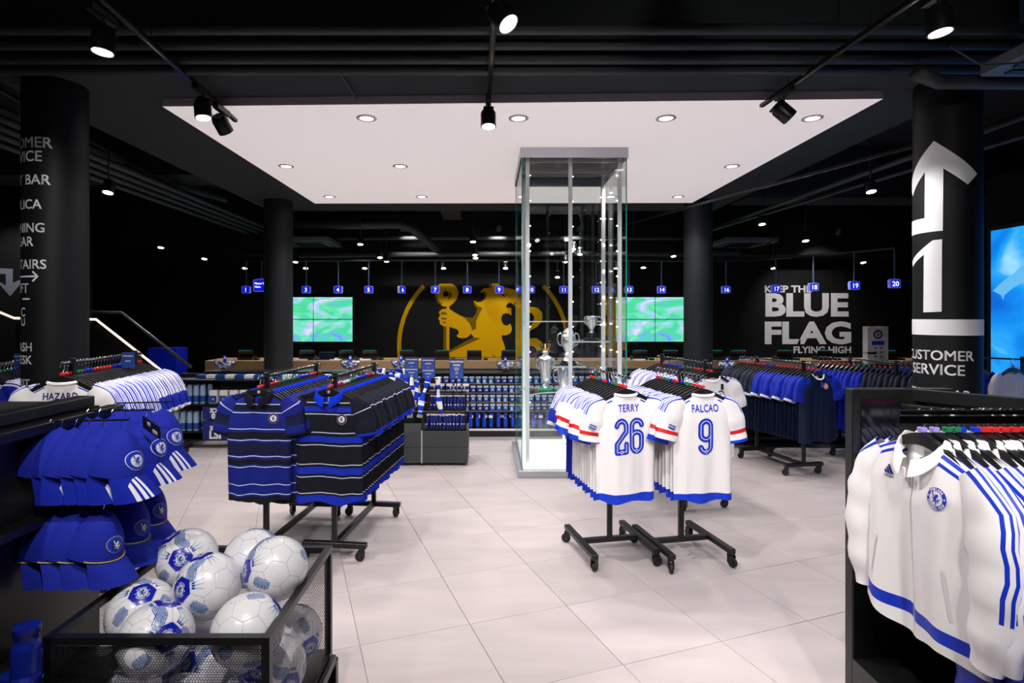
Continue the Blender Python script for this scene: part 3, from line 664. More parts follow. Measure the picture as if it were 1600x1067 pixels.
def polo_collar(g, m, w=.046, gap=.5, stand=.03):
    """folded collar: stands up inside the neck and falls outwards, open at the front"""
    V = []; n = 30
    for i in range(n+1):
        t = gap*.35+(2*pi-gap*.7)*i/n
        p0 = neckline(g, t, -.004, .92); p1 = neckline(g, t, stand, .98); frontness = max(0, cos(t))**1.5
        dr = Vector((sin(t), -cos(t)*.8, 0)).normalized()
        p2 = p1+dr*.012+Vector((0, 0, -.004)); p3 = p1+dr*(.012+w*.22)+Vector((0, -.006*frontness, -w*(.75+.65*frontness)))
        V += [p0, p1, p2, p3]
    F = [(i*4+k, (i+1)*4+k, (i+1)*4+k+1, i*4+k+1) for i in range(n) for k in range(3)]
    me = mesh('collar', V, F, m, True); return me
SHORT = [(.165, 0, -.045), (.222, 0, -.10), (.262, 0, -.185), (.285, 0, -.275)]
SHORT_A = [.05, .08, .08, .075]; SHORT_B = [.016, .03, .034, .036]
DRP2 = [(.165, 0, -.045), (.218, 0, -.095), (.247, 0, -.18), (.262, 0, -.275)]
DROP = [(.165, 0, -.045), (.225, 0, -.11), (.25, 0, -.2), (.262, 0, -.285)]
def hangers():
    bar = MB(); n = 14; V = []
    for i in range(-n, n+1):
        u = i/n; x = u*.195; z = -.082-.09*abs(u)**1.5; h = .044-.022*abs(u); t = .006+.004*(1-abs(u))
        V += [(x, -t, z-h), (x, t, z-h), (x, t, z), (x, -t, z)]
    F = [(i*4+k, (i+1)*4+k, (i+1)*4+(k+1) % 4, i*4+(k+1) % 4) for i in range(2*n) for k in range(4)]+[(3, 2, 1, 0), (2*n*4, 2*n*4+1, 2*n*4+2, 2*n*4+3)]
    bar.add(V, F); bme = bar.me('shoulder_bar', PLASTIC)
    hk = []
    for i in range(12): a = radians(200-i*23); hk.append((.022*cos(a), 0, -.018+.022*sin(a)))
    hk += [(.012, 0, -.045), (0, 0, -.062), (0, 0, -.098)]
    hook = MB().tube([(0, p[0], p[2]) for p in hk], .0027, 6).me('hook', CHROME, True)
    mk = {c: bevel(MB().box(-.011, .011, -.012, .012, -.079, -.062).me('size_marker', m), .002, 1) for c, m in (('red', RED), ('green', GREEN), ('blue', BLUE), ('white', WHITE), ('lilac', LILAC))}
    return bme, hook, mk
HB, HK, MK = hangers()
CLUBDISC = MB(); 
hcrest = drape(crest_parts(.0115, 0, 1, 0, 1), [WHITE, PLASTIC], 'badge', lambda x, z, l: (x, -.0108-.0004*l, -.104+z), 0)
def hanger(loc, rz, col, lab, grp, badge=False):
    o = obj('coat_hanger', None, loc=loc, rot=(0, 0, rz), label=lab, cat='hanger', group=grp)
    obj('shoulder_bar', HB, o); obj('hook', HK, o); obj('size_marker', MK[col], o, label='%s size marker' % col)
    if badge: obj('badge', hcrest, o)
    return o

# cloth materials
W_ = (236, 233, 234); B_ = (10, 55, 205)
JW_BODY = zmat('white_jersey', W_, [((12, 55, 200), [('z', -2, HANG_Z-.647)]), ((12, 55, 200), [('v', .006, .016), ('ax', .085, .5)]), ((12, 55, 200), [('v', .026, .036), ('ax', .1, .5)])], .55, .35)
JW_SL = zmat('white_jersey_sleeve', W_, [((12, 55, 200), [('v', .285, 1)]), ((205, 30, 28), [('v', .222, .247)]), ((12, 55, 200), [('au', .006, .016), ('v', -1, .13)]), ((12, 55, 200), [('au', .026, .036), ('v', -1, .13)])], .55, .3)
W2_BODY = zmat('white_shirt_plain', W_, [((12, 55, 200), [('v', .006, .014), ('ax', .085, .5)]), ((12, 55, 200), [('v', .022, .03), ('ax', .09, .5)]), ((12, 55, 200), [('z', HANG_Z-.24, HANG_Z-.232), ('ax', .06, .5)])], .6, .3)
W2_SL = zmat('white_shirt_plain_sleeve', W_, [((12, 55, 200), [('au', .006, .014)]), ((12, 55, 200), [('au', .022, .03)])], .6, .3)
BS_BODY = zmat('blue_home_shirt', (9, 36, 165), [((232, 232, 238), [('v', .004, .016), ('ax', .07, .5)]), ((232, 232, 238), [('v', .026, .038), ('ax', .07, .5)]), ((232, 232, 238), [('v', .048, .06), ('ax', .07, .5)])], .6, .3)
BS_SL = zmat('blue_home_sleeve', (9, 36, 165), [((232, 232, 238), [('au', .0, .008), ('v', -1, .2)]), ((232, 232, 238), [('au', .02, .032), ('v', -1, .2)]), ((232, 232, 238), [('au', .044, .056), ('v', -1, .2)]), ((225, 225, 235), [('v', .29, 1)])], .6, .3)
z0 = HANG_Z
lines1 = [((205, 215, 240), [('z', z0-c-.0022, z0-c+.0022)]) for c in (.068, .125, .235, .31, .42, .49, .61, .675)]
PA_BODY = zmat('blue_striped_polo', (8, 24, 118), [((3, 5, 16), [('z', z0-b, z0-a)]) for a, b in ((.075, .11), (.255, .30), (.44, .475))]+[((4, 6, 20), [('z', -2, z0-.69)]), ((5, 12, 52), [('z', z0-.41, z0-.325)])]+lines1, .85, .3)
PA_SL = zmat('blue_striped_polo_sleeve', (8, 24, 118), [((5, 12, 52), [('v', .12, .19)]), ((5, 8, 24), [('v', .24, 1)]), ((190, 200, 230), [('v', .07, .0745)])], .85, .3)
lines2 = [((205, 215, 240), [('z', z0-c-.0024, z0-c+.0024)]) for c in (.058, .135, .26, .345, .475, .56, .67)]
PB_BODY = zmat('black_striped_polo', (4, 7, 22), [((10, 38, 170), [('z', z0-b, z0-a)]) for a, b in ((.085, .12), (.285, .325), (.495, .54), (.685, 1))]+lines2, .85, .3)
PB_SL = zmat('black_striped_polo_sleeve', (5, 14, 32), [((10, 42, 180), [('v', .24, 1)]), ((190, 200, 230), [('v', .09, .0945)])], .85, .3)
RG_BODY = zmat('raglan_dark', (5, 18, 44), [((9, 38, 165), [('v', -1, .075), ('ax', .1, 1)]), ((7, 24, 58), [('x%.06', 0, .02)])], .6, .35)
RG_SL = zmat('raglan_sleeve', (9, 38, 165), [((230, 230, 238), [('v', .262, 1)])], .6, .3)
RD_BODY = zmat('raglan_dark2', (6, 20, 42), [((8, 28, 54), [('x%.06', 0, .02)])], .6, .35)
RD_SL = zmat('raglan_sleeve2', (6, 22, 42), [((230, 230, 238), [('v', .262, 1)])], .6, .3)
TB_BODY = zmat('blue_tee', (8, 34, 160), [], .7, .35); TB_SL = zmat('blue_tee_sleeve', (8, 34, 160), [], .7, .3)
TN_BODY = zmat('navy_tee', (9, 17, 36), [], .7, .35); TN_SL = zmat('navy_tee_sleeve', (9, 17, 36), [], .7, .3)
TW_BODY = zmat('white_tee', (215, 213, 216), [], .7, .35); TW_SL = zmat('white_tee_sleeve', (215, 213, 216), [], .7, .3)
JK = [((12, 52, 190), [('v', .01, .022), ('ax', .10, .6)]), ((12, 52, 190), [('v', .036, .048), ('ax', .10, .6)])]
JK_BODY = zmat('white_jacket', (238, 235, 236), [((10, 50, 190), [('z', HANG_Z-.62, HANG_Z-.575), ('ax', .005, 1)]), ((222, 218, 220), [('ax', -.001, .003)])]+JK, .5, .5)
JK_SL = zmat('white_jacket_sleeve', (238, 235, 236), [((12, 52, 190), [('au', .008, .02), ('v', -1, .42)]), ((12, 52, 190), [('au', .034, .046), ('v', -1, .42)])], .5, .5)
JB_BODY = zmat('blue_jacket', (10, 38, 175), [((232, 232, 238), [('v', .004, .02), ('ax', .08, .6)]), ((232, 232, 238), [('v', .036, .052), ('ax', .08, .6)]), ((232, 232, 238), [('v', .068, .084), ('ax', .08, .6)])], .5, .5)
JB_SL = zmat('blue_jacket_sleeve', (10, 38, 175), [((232, 232, 238), [('au', -.01, .01)]), ((232, 232, 238), [('au', .026, .044)])], .5, .5)
COL_DK = mat('dark_collar', (13, 14, 26), .9, spec=.1); COL_BL = mat('blue_collar', (9, 44, 185), .9, spec=.1); COL_W = mat('white_collar', (236, 234, 236), .7)
TAG = mat('white_tag', (225, 225, 228), .6)
PRB = mat('print_blue', (14, 52, 190), .5); PRN = mat('print_navy', (16, 30, 110), .5); GOLDT = mat('gold_thread', (196, 150, 105), .6)
def jit(path, seed, am):
    r = random.Random(seed*7+3); dx, dz, dy = r.uniform(-1, 1)*am, r.uniform(-1, 1)*am*.7, r.uniform(-1, 1)*am*.5; n = len(path)-1
    return [(p[0]+dx*i/n, p[1]+dy*i/n, p[2]+dz*i/n) for i, p in enumerate(path)]
def garment_t(name, g, bm_, sm_, col=None, extras=(), path=SHORT, a=SHORT_A, b=SHORT_B, drop=None, seed=0, am=.03):
    """template of a garment: the body mesh is the thing, sleeves collar and prints are its parts"""
    parts = [T('sleeve', sleeve(jit(path, seed, am), a, b, sm_, 1, seed=seed)), T('sleeve', sleeve(jit(drop or path, seed+50, am), a, b, sm_, -1, seed=seed+5))]
    if col == 'crew': parts.append(T('collar', crew(g, COL_W)))
    if col == 'crewb': parts.append(T('collar', crew(g, bm_)))
    if col == 'polodk': parts.append(T('collar', polo_collar(g, COL_DK)))
    if col == 'polobl': parts.append(T('collar', polo_collar(g, COL_BL)))
    if col == 'jacket': parts.append(T('collar', polo_collar(g, COL_W, .045, .5, .032)))
    if col == 'jacketb': parts.append(T('collar', polo_collar(g, JB_BODY, .042, .5, .032)))
    return T(name, g.mesh(name, bm_), parts+list(extras))
def crest_p(g, x, z, r, rim, ring, centre, lion, txt=None, step=.02):
    ms = [rim, ring, centre, lion]+([txt] if txt else [])
    cp = crest_parts(r, 0, 1, 2, 3, 4 if txt else None)
    return T('club_badge', drape([([(p[0]+x, p[1]+z) for p in V], F, m_, l) for V, F, m_, l in cp], ms, 'badge', lambda a_, b_, l: g.front(a_, b_, l), step))
def tag_p(g, x=0.0, z=-.02, w=.03, h=.045, m=TAG, inside=True):
    y = g.d*.55
    return T('neck_label', MB().box(x-w/2, x+w/2, y-.001, y, g.z0+z-h, g.z0+z).me('label', m)) if inside else T('swing_tag', MB().box(x-w/2, x+w/2, -g.d-.02, -g.d-.018, g.z0+z-h, g.z0+z).me('tag', m))
def text_p(g, s, x, z, size, m, off=.0, sx=.8, space=1.05, name='lettering'):
    return T(name, drape([(*shift2(text_raw(s, size, off, 'CENTER', sx, space), x, z), 0, 1)], [m], name, lambda a_, b_, l: g.front(a_, b_, l), .02))
def arcp(cx, cz, rx, rz, a0, a1, n=10): return [(cx+rx*cos(radians(a0+(a1-a0)*i/n)), cz+rz*sin(radians(a0+(a1-a0)*i/n))) for i in range(n+1)]
def digit(ch, s):
    """strokes of the shirt numerals, half width .04, half height .105 at s = 1"""
    if ch == '2': p = arcp(0, .065, .036, .036, 170, 0, 10)+[(.036, .03), (-.036, -.045), (-.036, -.098), (.036, -.098), (.036, -.05)]; P = [p]
    elif ch == '6': P = [arcp(0, .065, .036, .036, 10, 180, 10)+[(-.036, -.06)]+arcp(0, -.065, .036, .036, 180, 360, 10)+[(.036, -.005)]+arcp(0, -.005, .036, .03, 0, 180, 8)]
    else: P = [arcp(0, -.065, .036, .036, 190, 360, 10)+[(.036, .06)]+arcp(0, .065, .036, .036, 0, 180, 10)+[(-.036, .01)]+arcp(0, .01, .036, .03, 180, 360, 8)]
    return [[(x*s, z*s) for x, z in q] for q in P]
def number_p(g, s, x, z, sc=1.0):
    parts = []
    for i, ch in enumerate(s):
        cx = x+(i-(len(s)-1)/2)*.115*sc
        for q in digit(ch, sc):
            q = [(a_+cx, b_+z) for a_, b_ in q]
            parts.append((*ribbon2(q, .036*sc), 0, 1)); parts.append((*ribbon2(q, .0042*sc), 1, 2))
        parts.append((*disc2(.011*sc, 14, 0, cx, z-.1*sc), 1, 2.4)); parts.append((*disc2(.007*sc, 12, 0, cx, z-.1*sc), 0, 2.8))
    return T('number', drape(parts, [PRB, mat('print_white', (235, 235, 240), .5)], 'number', lambda a_, b_, l: g.front(a_, b_, l), .02), label='large blue shirt number')

# racks -----------------------------------------------------------------------------------------------
def caster():
    t = MB(); M = Matrix.Rotation(pi/2, 4, 'X')
    t.lathe([(0, -.011), (.03, -.011), (.034, -.006), (.034, .006), (.03, .011), (0, .011)], 18, (.018, 0, .034), 0, M)
    whe = t.me('wheel', RUBBER); auto_smooth(whe)
    hub = MB().lathe([(0, -.013), (.008, -.013), (.008, .013), (0, .013)], 10, (.018, 0, .034), 0, M).me('hub', CHROME)
    fk = MB().box(-.012, .03, -.018, -.013, .03, .082).box(-.012, .03, .013, .018, .03, .082).box(-.014, .022, -.018, .018, .078, .09).me('fork', METAL)
    return whe, hub, fk
CW, CH, CF = caster()
CT = T('caster', CF, [T('wheel', CW), T('hub', CH)])
def rack(a, b, h, lab, foot=.46, xoff=None):
    """rolling rail: two posts on cross feet with casters, rail between the post tops; a and b are the post positions"""
    a = Vector((*a, 0)); b = Vector((*b, 0)); d = (b-a).normalized(); p = Vector((-d.y, d.x, 0)); ang = atan2(p.y, p.x)
    o = obj('clothes_rack', None, loc=a, label=lab, cat='clothes rack')
    rel = lambda v: tuple(v-a)
    L = (b-a).length
    up = Vector((0, 0, 1))
    obj('rail', MB().tube([rel(a-d*.1+up*(h-.01)), rel(b+d*.1+up*(h-.01))], .009, 12).me('rail', METAL, True), o)
    obj('base_bar', MB().bar(rel(a+up*.108), rel(b+up*.108), .036, .032).me('bar', METAL), o)
    for q in (a, b):
        obj('post', bevel(MB().bar(rel(q+up*.09), rel(q+up*(h+.02)), .036, .03).me('post', METAL), .003, 1), o)
        obj('foot', bevel(MB().bar(rel(q-p*foot/2+up*.108), rel(q+p*foot/2+up*.108), .045, .036).me('foot', METAL), .003, 1), o)
        for s_ in (-1, 1):
            inst(CT, o, loc=rel(q+p*s_*(foot/2-.03)), rot=(0, 0, ang+rnd.uniform(-.8, .8)))
    return o
def tstand(c, d, h, lab, rl=.66, fl=.56, gap=.44):
    """two long feet joined by a cross bar that carries one post and a rail"""
    c = Vector((*c, 0)); d = Vector((*d, 0)).normalized(); p = Vector((d.y, -d.x, 0)); up = Vector((0, 0, 1))
    o = obj('clothes_rack', None, loc=c, label=lab, cat='clothes rack')
    obj('rail', MB().tube([tuple(-d*rl/2+up*(h-.01)), tuple(d*rl/2+up*(h-.01))], .009, 12).me('rail', METAL, True), o)
    obj('post', bevel(MB().bar(tuple(up*.09), tuple(up*(h+.03)), .036, .036).me('post', METAL), .003, 1), o)
    obj('base_bar', MB().bar(tuple(-p*gap/2+up*.108), tuple(p*gap/2+up*.108), .036, .032).me('bar', METAL), o)
    for s_ in (-1, 1):
        obj('foot', bevel(MB().bar(tuple(p*s_*gap/2-d*fl/2+up*.11), tuple(p*s_*gap/2+d*fl/2+up*.11), .045, .034).me('foot', METAL), .003, 1), o)
        for e_ in (-1, 1): inst(CT, o, loc=tuple(p*s_*gap/2+d*e_*(fl/2-.03)), rot=(0, 0, rnd.uniform(0, 6)))
    return o
def fill(a, b, h, n, pick, what, place, grp, cols, face=None, jit=.03, badge=False, mirror=False, skip=(), lab0=None, hl=None):
    """n garments with their hangers along the rail from a (front) to b"""
    a = Vector(a); b = Vector(b); d = (b-a).normalized(); base = atan2(d.y, d.x)-pi/2
    for i in range(n):
        if i in skip: continue
        t = i/max(1, n-1)
        pp = a.lerp(b, t); rz = base+(0 if i == 0 else rnd.uniform(-jit, jit))
        tm, word = pick(i)
        lab = lab0 if (i == 0 and lab0) else '%s %s from the front of %s' % (ORD[i], word or what, place)
        inst(tm, loc=(pp.x, pp.y, h), rot=(0, 0, rz), label=lab, cat='shirt' if 'jacket' not in lab else 'jacket', group=grp)
        hanger((pp.x, pp.y, h), rz, cols[min(len(cols)-1, int(t*len(cols)))], '%s black hanger from the front of %s' % (ORD[i], place), 'hangers on '+place, badge)

# striped polos, two rolling rails on the left
gF = Garm(seed=3, d=.036, A=.02, wsh=.205, wch=.23, whem=.222, L=.718, nw=.085)
gF2 = Garm(seed=11, d=.036, A=.02, wsh=.21, wch=.238, whem=.238, L=.728, nw=.085)
gP = [Garm(seed=20+i, d=.015, A=.006, wsh=.205+.01*(i % 2), wch=.235+.008*(i % 3), whem=.24, L=.718+.01*i, nw=.085, N=18, M=16) for i in range(3)]
tA = garment_t('striped_polo', gF, PA_BODY, PA_SL, 'polodk', path=DRP2, am=.0, extras= [crest_p(gF, .115, z0-.16, .033, GOLDT, NAVY, WHITE, PRN), tag_p(gF), T('placket', drape([(*poly2([(-.012, z0-.06), (.014, z0-.06), (.014, z0-.19), (-.012, z0-.19)]), 0, 0)], [PA_BODY], 'placket', lambda a_, b_, l: gF.front(a_, b_, l), .02))])
tB = garment_t('striped_polo', gF2, PB_BODY, PB_SL, 'polobl', path=DRP2, am=.0, extras= [crest_p(gF2, .105, z0-.165, .033, GOLDT, NAVY, WHITE, PRN), tag_p(gF2), T('placket', drape([(*poly2([(-.012, z0-.06), (.014, z0-.06), (.014, z0-.19), (-.012, z0-.19)]), 0, 0)], [PB_BODY], 'placket', lambda a_, b_, l: gF2.front(a_, b_, l), .02))])
pA = [garment_t('striped_polo', g, PA_BODY, PA_SL, 'polobl', drop=DROP, seed=i) for i, g in enumerate(gP*2)]
pB = [garment_t('striped_polo', g, PB_BODY, PB_SL, 'polobl', seed=i+9) for i, g in enumerate(gP*2)]
H1 = 1.285
rack((-1.545, 3.92), (-1.46, 4.77), H1, 'left black rolling rack of the striped polo pair')
rack((-1.07, 3.92), (-.97, 4.77), H1, 'right black rolling rack of the striped polo pair')
fill((-1.56, 3.84, H1), (-1.45, 4.84, H1), H1, 24, lambda i: ((tA if i == 0 else pA[(i*5) % 6 if i % 2 else i % 3]), None), 'blue striped polo shirt', 'the left striped polo rack', 'blue striped polos on the left rack', ['red', 'red', 'red', 'green', 'green', 'green', 'blue', 'blue', 'red', 'red'], badge=True, lab0='blue striped polo with dark collar facing out at the front of the left rack')
fill((-1.085, 3.84, H1), (-.96, 4.84, H1), H1, 24, lambda i: ((tB if i == 0 else pB[(i*5) % 6 if i % 2 else i % 3]), None), 'black and blue striped polo shirt', 'the right striped polo rack', 'dark striped polos on the right rack', ['red', 'red', 'white', 'green', 'blue', 'blue', 'red', 'white'], badge=True, lab0='near-black striped polo with bright blue collar facing out at the front rack')

# white match shirts on two T stands
gW = Garm(seed=31, d=.034, A=.021, wsh=.195, wch=.207, whem=.202, L=.692, nw=.078, dip=.012, backdip=.03)
gW2 = Garm(seed=37, d=.034, A=.021, wsh=.195, wch=.21, whem=.207, L=.692, nw=.078, dip=.012, backdip=.03)
gWp = [Garm(seed=40+i, d=.014, A=.006, wsh=.175, wch=.2+.01*(i % 2), whem=.205, L=.68+.012*i, nw=.075, dip=.02, N=18, M=16) for i in range(3)]
WS = [(.14, 0, -.045), (.205, 0, -.098), (.25, 0, -.195), (.278, 0, -.305)]; WA = [.045, .082, .084, .078]
PATCH = mat('sleeve_patch', (40, 80, 170), .5)
def w_tmpl(g, nm, num, x=0, seed=0):
    return garment_t('football_shirt', g, JW_BODY, JW_SL, 'crew', [text_p(g, nm, x, z0-.112, .068, PRB, .0012, .7, 1.1, 'name_lettering'), number_p(g, num, x, z0-.272, 1.0)]+[T('sleeve_patch', MB().bar((-.268, -.0475, z0-.19), (-.221, -.0475, z0-.21), .001, .026).me('patch', PATCH), [T('lettering', drape([(*shift2(text_raw('RESPECT', .013, .0002), 0, -.004), 0, 0)], [MATS.get('white')], 't', lambda a_, b_, l: (-.2445+a_*.92, -.0485, z0-.2-a_*.42+b_), 0))])], path=WS, a=WA, seed=seed)
tW1 = w_tmpl(gW, 'TERRY', '26', .01, 2); tW2 = w_tmpl(gW2, 'FALCAO', '9', .0, 4)
pW = [garment_t('football_shirt', g, JW_BODY, JW_SL, 'crew', path=WS, a=WA, seed=i, am=.04) for i, g in enumerate(gWp*2)]
pWb = [garment_t('football_shirt', g, BS_BODY, BS_SL, 'crewb', path=WS, a=WA, seed=i+3) for i, g in enumerate(gWp)]
HW = 1.30
tstand((.865, 4.02), (-.12, .6), HW, 'low black T-shaped rack nearer the glass case')
tstand((1.375, 4.02), (-.12, .6), HW, 'low black T-shaped rack farther from the glass case')
for cx, tF, pl_, lab0 in ((.905, tW1, 'the T-rack nearer the glass case', 'white football shirt with a blue two-digit number facing out'), (1.415, tW2, 'the T-rack farther from the case', 'white football shirt with a blue single-digit number facing out')):
    def pick(i, tF=tF):
        if i == 0: return tF, None
        if i > 9: return pWb[i % 3], 'blue football shirt'
        return pW[(i*5) % 6], None
    fill((cx, 3.72, HW), (cx-.115, 4.33, HW), HW, 13, pick, 'white football shirt', pl_, 'shirts on '+pl_, ['red', 'red', 'green', 'blue', 'red', 'blue', 'green', 'red'], lab0=lab0)
# white rack behind
gB = Garm(seed=51, d=.03, A=.007, wsh=.19, wch=.22, whem=.225, L=.70, nw=.08, dip=.045)
tE = garment_t('training_shirt', gB, W2_BODY, W2_SL, 'crew', [crest_p(gB, .075, z0-.15, .03, WHITE, NAVY, WHITE, PRN), tag_p(gB, .075, -.06, .025, .05, BLACK, False)])
gBp = [Garm(seed=55+i, d=.014, A=.005, wsh=.185, wch=.21+.01*(i % 2), whem=.215, L=.69+.01*i, nw=.075, N=16, M=14) for i in range(2)]
pE = [garment_t('training_shirt', g, W2_BODY, W2_SL, 'crew', seed=i) for i, g in enumerate(gBp)]
rack((1.91, 4.95), (1.76, 5.7), 1.29, 'black rolling rack of white training shirts behind the single-digit shirt')
fill((1.93, 4.88, 1.29), (1.74, 5.78, 1.29), 1.29, 16, lambda i: ((tE if i == 0 else pE[i % 2]), None), 'white training shirt', 'the white training shirt rack', 'white training shirts behind the single-digit shirt', ['red', 'red', 'green', 'blue', 'blue', 'red'], lab0='white training shirt with round badge facing out behind the single-digit shirt')
# raglan rack
gR = Garm(seed=61, d=.035, A=.014, wsh=.21, wch=.25, whem=.26, L=.70, nw=.075, dip=.055)
tR = garment_t('training_shirt', gR, RG_BODY, RG_SL, 'crew', [crest_p(gR, .075, z0-.125, .03, WHITE, RED, WHITE, PRN), tag_p(gR, .0, -.075, .03, .055, mat('blue_tag', (30, 80, 160), .5), False), tag_p(gR, 0, -.012, .06, .03)])
gRp = [Garm(seed=65+i, d=.014, A=.006, wsh=.205, wch=.235+.01*(i % 2), whem=.25, L=.68+.01*i, nw=.075, N=16, M=14) for i in range(3)]
pR = [garment_t('training_shirt', g, RG_BODY, RG_SL, 'crew', seed=i) for i, g in enumerate(gRp)]
pR2 = [garment_t('training_shirt', g, RD_BODY, RD_SL, 'crew', seed=i+6) for i, g in enumerate(gRp)]
HR = 1.20
rack((3.37, 6.02), (3.22, 6.75), HR, 'black rolling rack of blue and navy training shirts by the slogan wall')
fill((3.46, 5.92, HR), (3.12, 6.95, HR), HR, 22, lambda i: ((tR if i == 0 else (pR[i % 3] if i < 12 else pR2[i % 3])), None if i < 12 else 'dark navy training shirt'), 'blue and navy training shirt', 'the blue raglan shirt rack', 'training shirts on the blue raglan rack', ['red', 'red', 'red', 'blue', 'red', 'red'], lab0='navy training shirt with blue sleeves facing out below the slogan wall')
# blue / navy tee rack to its right
pT = [garment_t('plain_shirt', g, TB_BODY, TB_SL, 'crewb', seed=i) for i, g in enumerate(gRp)]
pN = [garment_t('plain_shirt', g, TN_BODY, TN_SL, 'crewb', seed=i+4) for i, g in enumerate(gRp)]
HG = 1.19
rack((4.42, 6.1), (4.4, 6.85), HG, 'black rolling rack of plain blue and navy shirts left of the arrow pillar')
fill((4.72, 6.0, HG), (4.1, 6.95, HG), HG, 22, lambda i: ((pN[i % 3] if i < 11 else pT[i % 3]), None if i >= 11 else 'plain navy shirt'), 'plain blue shirt', 'the plain rack by the arrow pillar', 'plain shirts on the rack by the arrow pillar', ['red', 'blue', 'red', 'green', 'red', 'red'])
# rack under the blue poster
rack((5.6, 5.9), (5.05, 6.5), 1.25, 'black rack of tees under the blue poster')
pTW = garment_t('tee', gRp[0], TW_BODY, TW_SL, 'crewb'); pTB = pT[0]
for i, (x, y, tm, lab) in enumerate(((5.62, 5.62, pTW, 'pale grey tee nearest the blue poster, right of the arrow pillar'), (5.4, 5.8, pTW, 'pale patterned tee hanging behind the pale grey one under the poster'), (5.0, 5.75, pTB, 'blue polo hanging right behind the arrow pillar edge'))):
    inst(tm, loc=(x, y, 1.25), rot=(0, 0, .25), label=lab, cat='shirt', group='tees under the blue poster'); hanger((x, y, 1.25), .25, 'red', 'black hanger of the '+('pale grey tee', 'pale patterned tee', 'blue polo')[i]+' under the blue poster', 'hangers under the poster')
obj('clothes_rack_post', MB().box(5.78, 5.82, 5.45, 5.49, 0, 1.4).me('post', METAL), label='black upright post in front of the blue poster', cat='post')

# white and blue home shirts behind the cap wall (left)
gH = Garm(seed=71, d=.03, A=.007, wsh=.185, wch=.21, whem=.215, L=.72, nw=.08, dip=.012, backdip=.03)
tH = garment_t('football_shirt', gH, W2_BODY, W2_SL, 'crew', [text_p(gH, 'HAZARD', .0, z0-.1, .058, PRN, .001, .78, 1.1, 'name_lettering')])
pH = [garment_t('football_shirt', g, W2_BODY, W2_SL, 'crew', path=WS, a=WA, seed=i) for i, g in enumerate(gWp)]
pHb = pWb
HH = 1.42
rack((-2.55, 3.45), (-2.64, 4.2), HH, 'black rolling rack of white and blue home shirts behind the cap wall')
fill((-2.54, 3.36, HH), (-2.66, 4.3, HH), HH, 27, lambda i: ((tH if i == 0 else (pH[i % 3] if i < 14 else pHb[i % 3])), None if i < 14 else 'blue football shirt with white shoulder stripes'), 'white football shirt', 'the home shirt rack', 'home shirts behind the cap wall', ['red', 'green', 'blue', 'red', 'red', 'blue', 'blue', 'green', 'red'], lab0='white football shirt with a name across its back behind the cap wall')
# far left rack
rack((-4.42, 4.9), (-4.62, 5.7), 1.27, 'black rolling rack of white shirts at the left edge behind the pillar')
fill((-4.28, 4.78, 1.27), (-4.66, 5.8, 1.27), 1.27, 16, lambda i: ((pH[i % 3] if i % 4 else pHb[i % 3]), None if i % 4 else 'blue and white football shirt'), 'white football shirt', 'the far left rack', 'shirts at the left edge behind the pillar', ['red', 'green', 'blue', 'green'])
# ------------------------------------------------------------------ jackets on the right
gJ = Garm(seed=81, d=.045, A=.018, wsh=.235, wch=.265, whem=.275, L=.655, nw=.09, dip=.085, slope=.06, N=40, M=40)
gJp = [Garm(seed=84+i, d=.026, A=.007, wsh=.23, wch=.255+.01*i, whem=.27, L=.65+.01*i, nw=.09, dip=.085, slope=.06, N=26, M=24) for i in range(2)]
LSP = [(.19, 0, -.055), (.275, 0, -.16), (.315, -.01, -.33), (.31, -.02, -.5), (.295, -.02, -.615)]
LA = [.05, .085, .078, .066, .048]; LB = [.02, .045, .05, .045, .034]
def j_mark(g, x, z, s):
    """three slanted bars over a word"""
    P = []
    for i in range(3):
        h = (.35+.3*i)*s; x0 = x-.5*s+i*.36*s
        P.append((*poly2([(x0, z), (x0+.27*s, z), (x0+.27*s-h*.55+.0*s, z+h), (x0-h*.55+.0*s+.0, z+h)]), 0, 1))
    P.append((*shift2(text_raw('adidas', .48*s, .01*s), x-.05*s, z-.38*s), 0, 1))
    return T('chest_logo', drape(P, [PRN], 'logo', lambda a_, b_, l: g.front(a_, b_, l), .015))
zip_ = lambda g: T('zip', drape([(*poly2([(-.003, z0-.1), (.003, z0-.1), (.003, z0-.64), (-.003, z0-.64)]), 0, 1)], [mat('zip_grey', (205, 200, 204), .4)], 'zip', lambda a_, b_, l: g.front(a_, b_, l), .03))
pull = T('zip_pull', MB().box(-.006, .006, -.068, -.062, z0-.12, z0-.085).me('pull', WHITE))
pock = lambda g, s_: T('pocket', drape([(*poly2([(s_*.15, z0-.38), (s_*.158, z0-.38), (s_*.185, z0-.53), (s_*.177, z0-.53)]), 0, 1)], [mat('pocket_shade', (218, 214, 217), .5)], 'pocket', lambda a_, b_, l: g.front(a_, b_, l), .03))
tJ = garment_t('track_jacket', gJ, JK_BODY, JK_SL, 'jacket', [crest_p(gJ, .125, z0-.155, .036, WHITE, PRB, WHITE, PRB, WHITE, .015), j_mark(gJ, -.105, z0-.135, .034), zip_(gJ), pull, pock(gJ, -1), pock(gJ, 1), tag_p(gJ, 0, -.03, .045, .05)], path=LSP, a=LA, b=LB)
pJ = [garment_t('track_jacket', g, JK_BODY, JK_SL, 'jacket', [zip_(g)], path=LSP, a=LA, b=LB, seed=i+2) for i, g in enumerate(gJp)]
pJb = garment_t('track_jacket', gJp[0], JB_BODY, JB_SL, 'jacketb', path=LSP, a=LA, b=LB, seed=8)
HJ = 1.37; YJ = 1.98
jx = [PX(p, YJ)+.0 for p in (1441, 1460, 1480, 1494, 1502, 1524, 1534, 1541, 1553, 1568, 1585, 1602)]
jc = ['lilac', 'lilac', 'green', 'green', 'blue', 'blue', 'red', 'red', 'red', 'red', 'red', 'red']
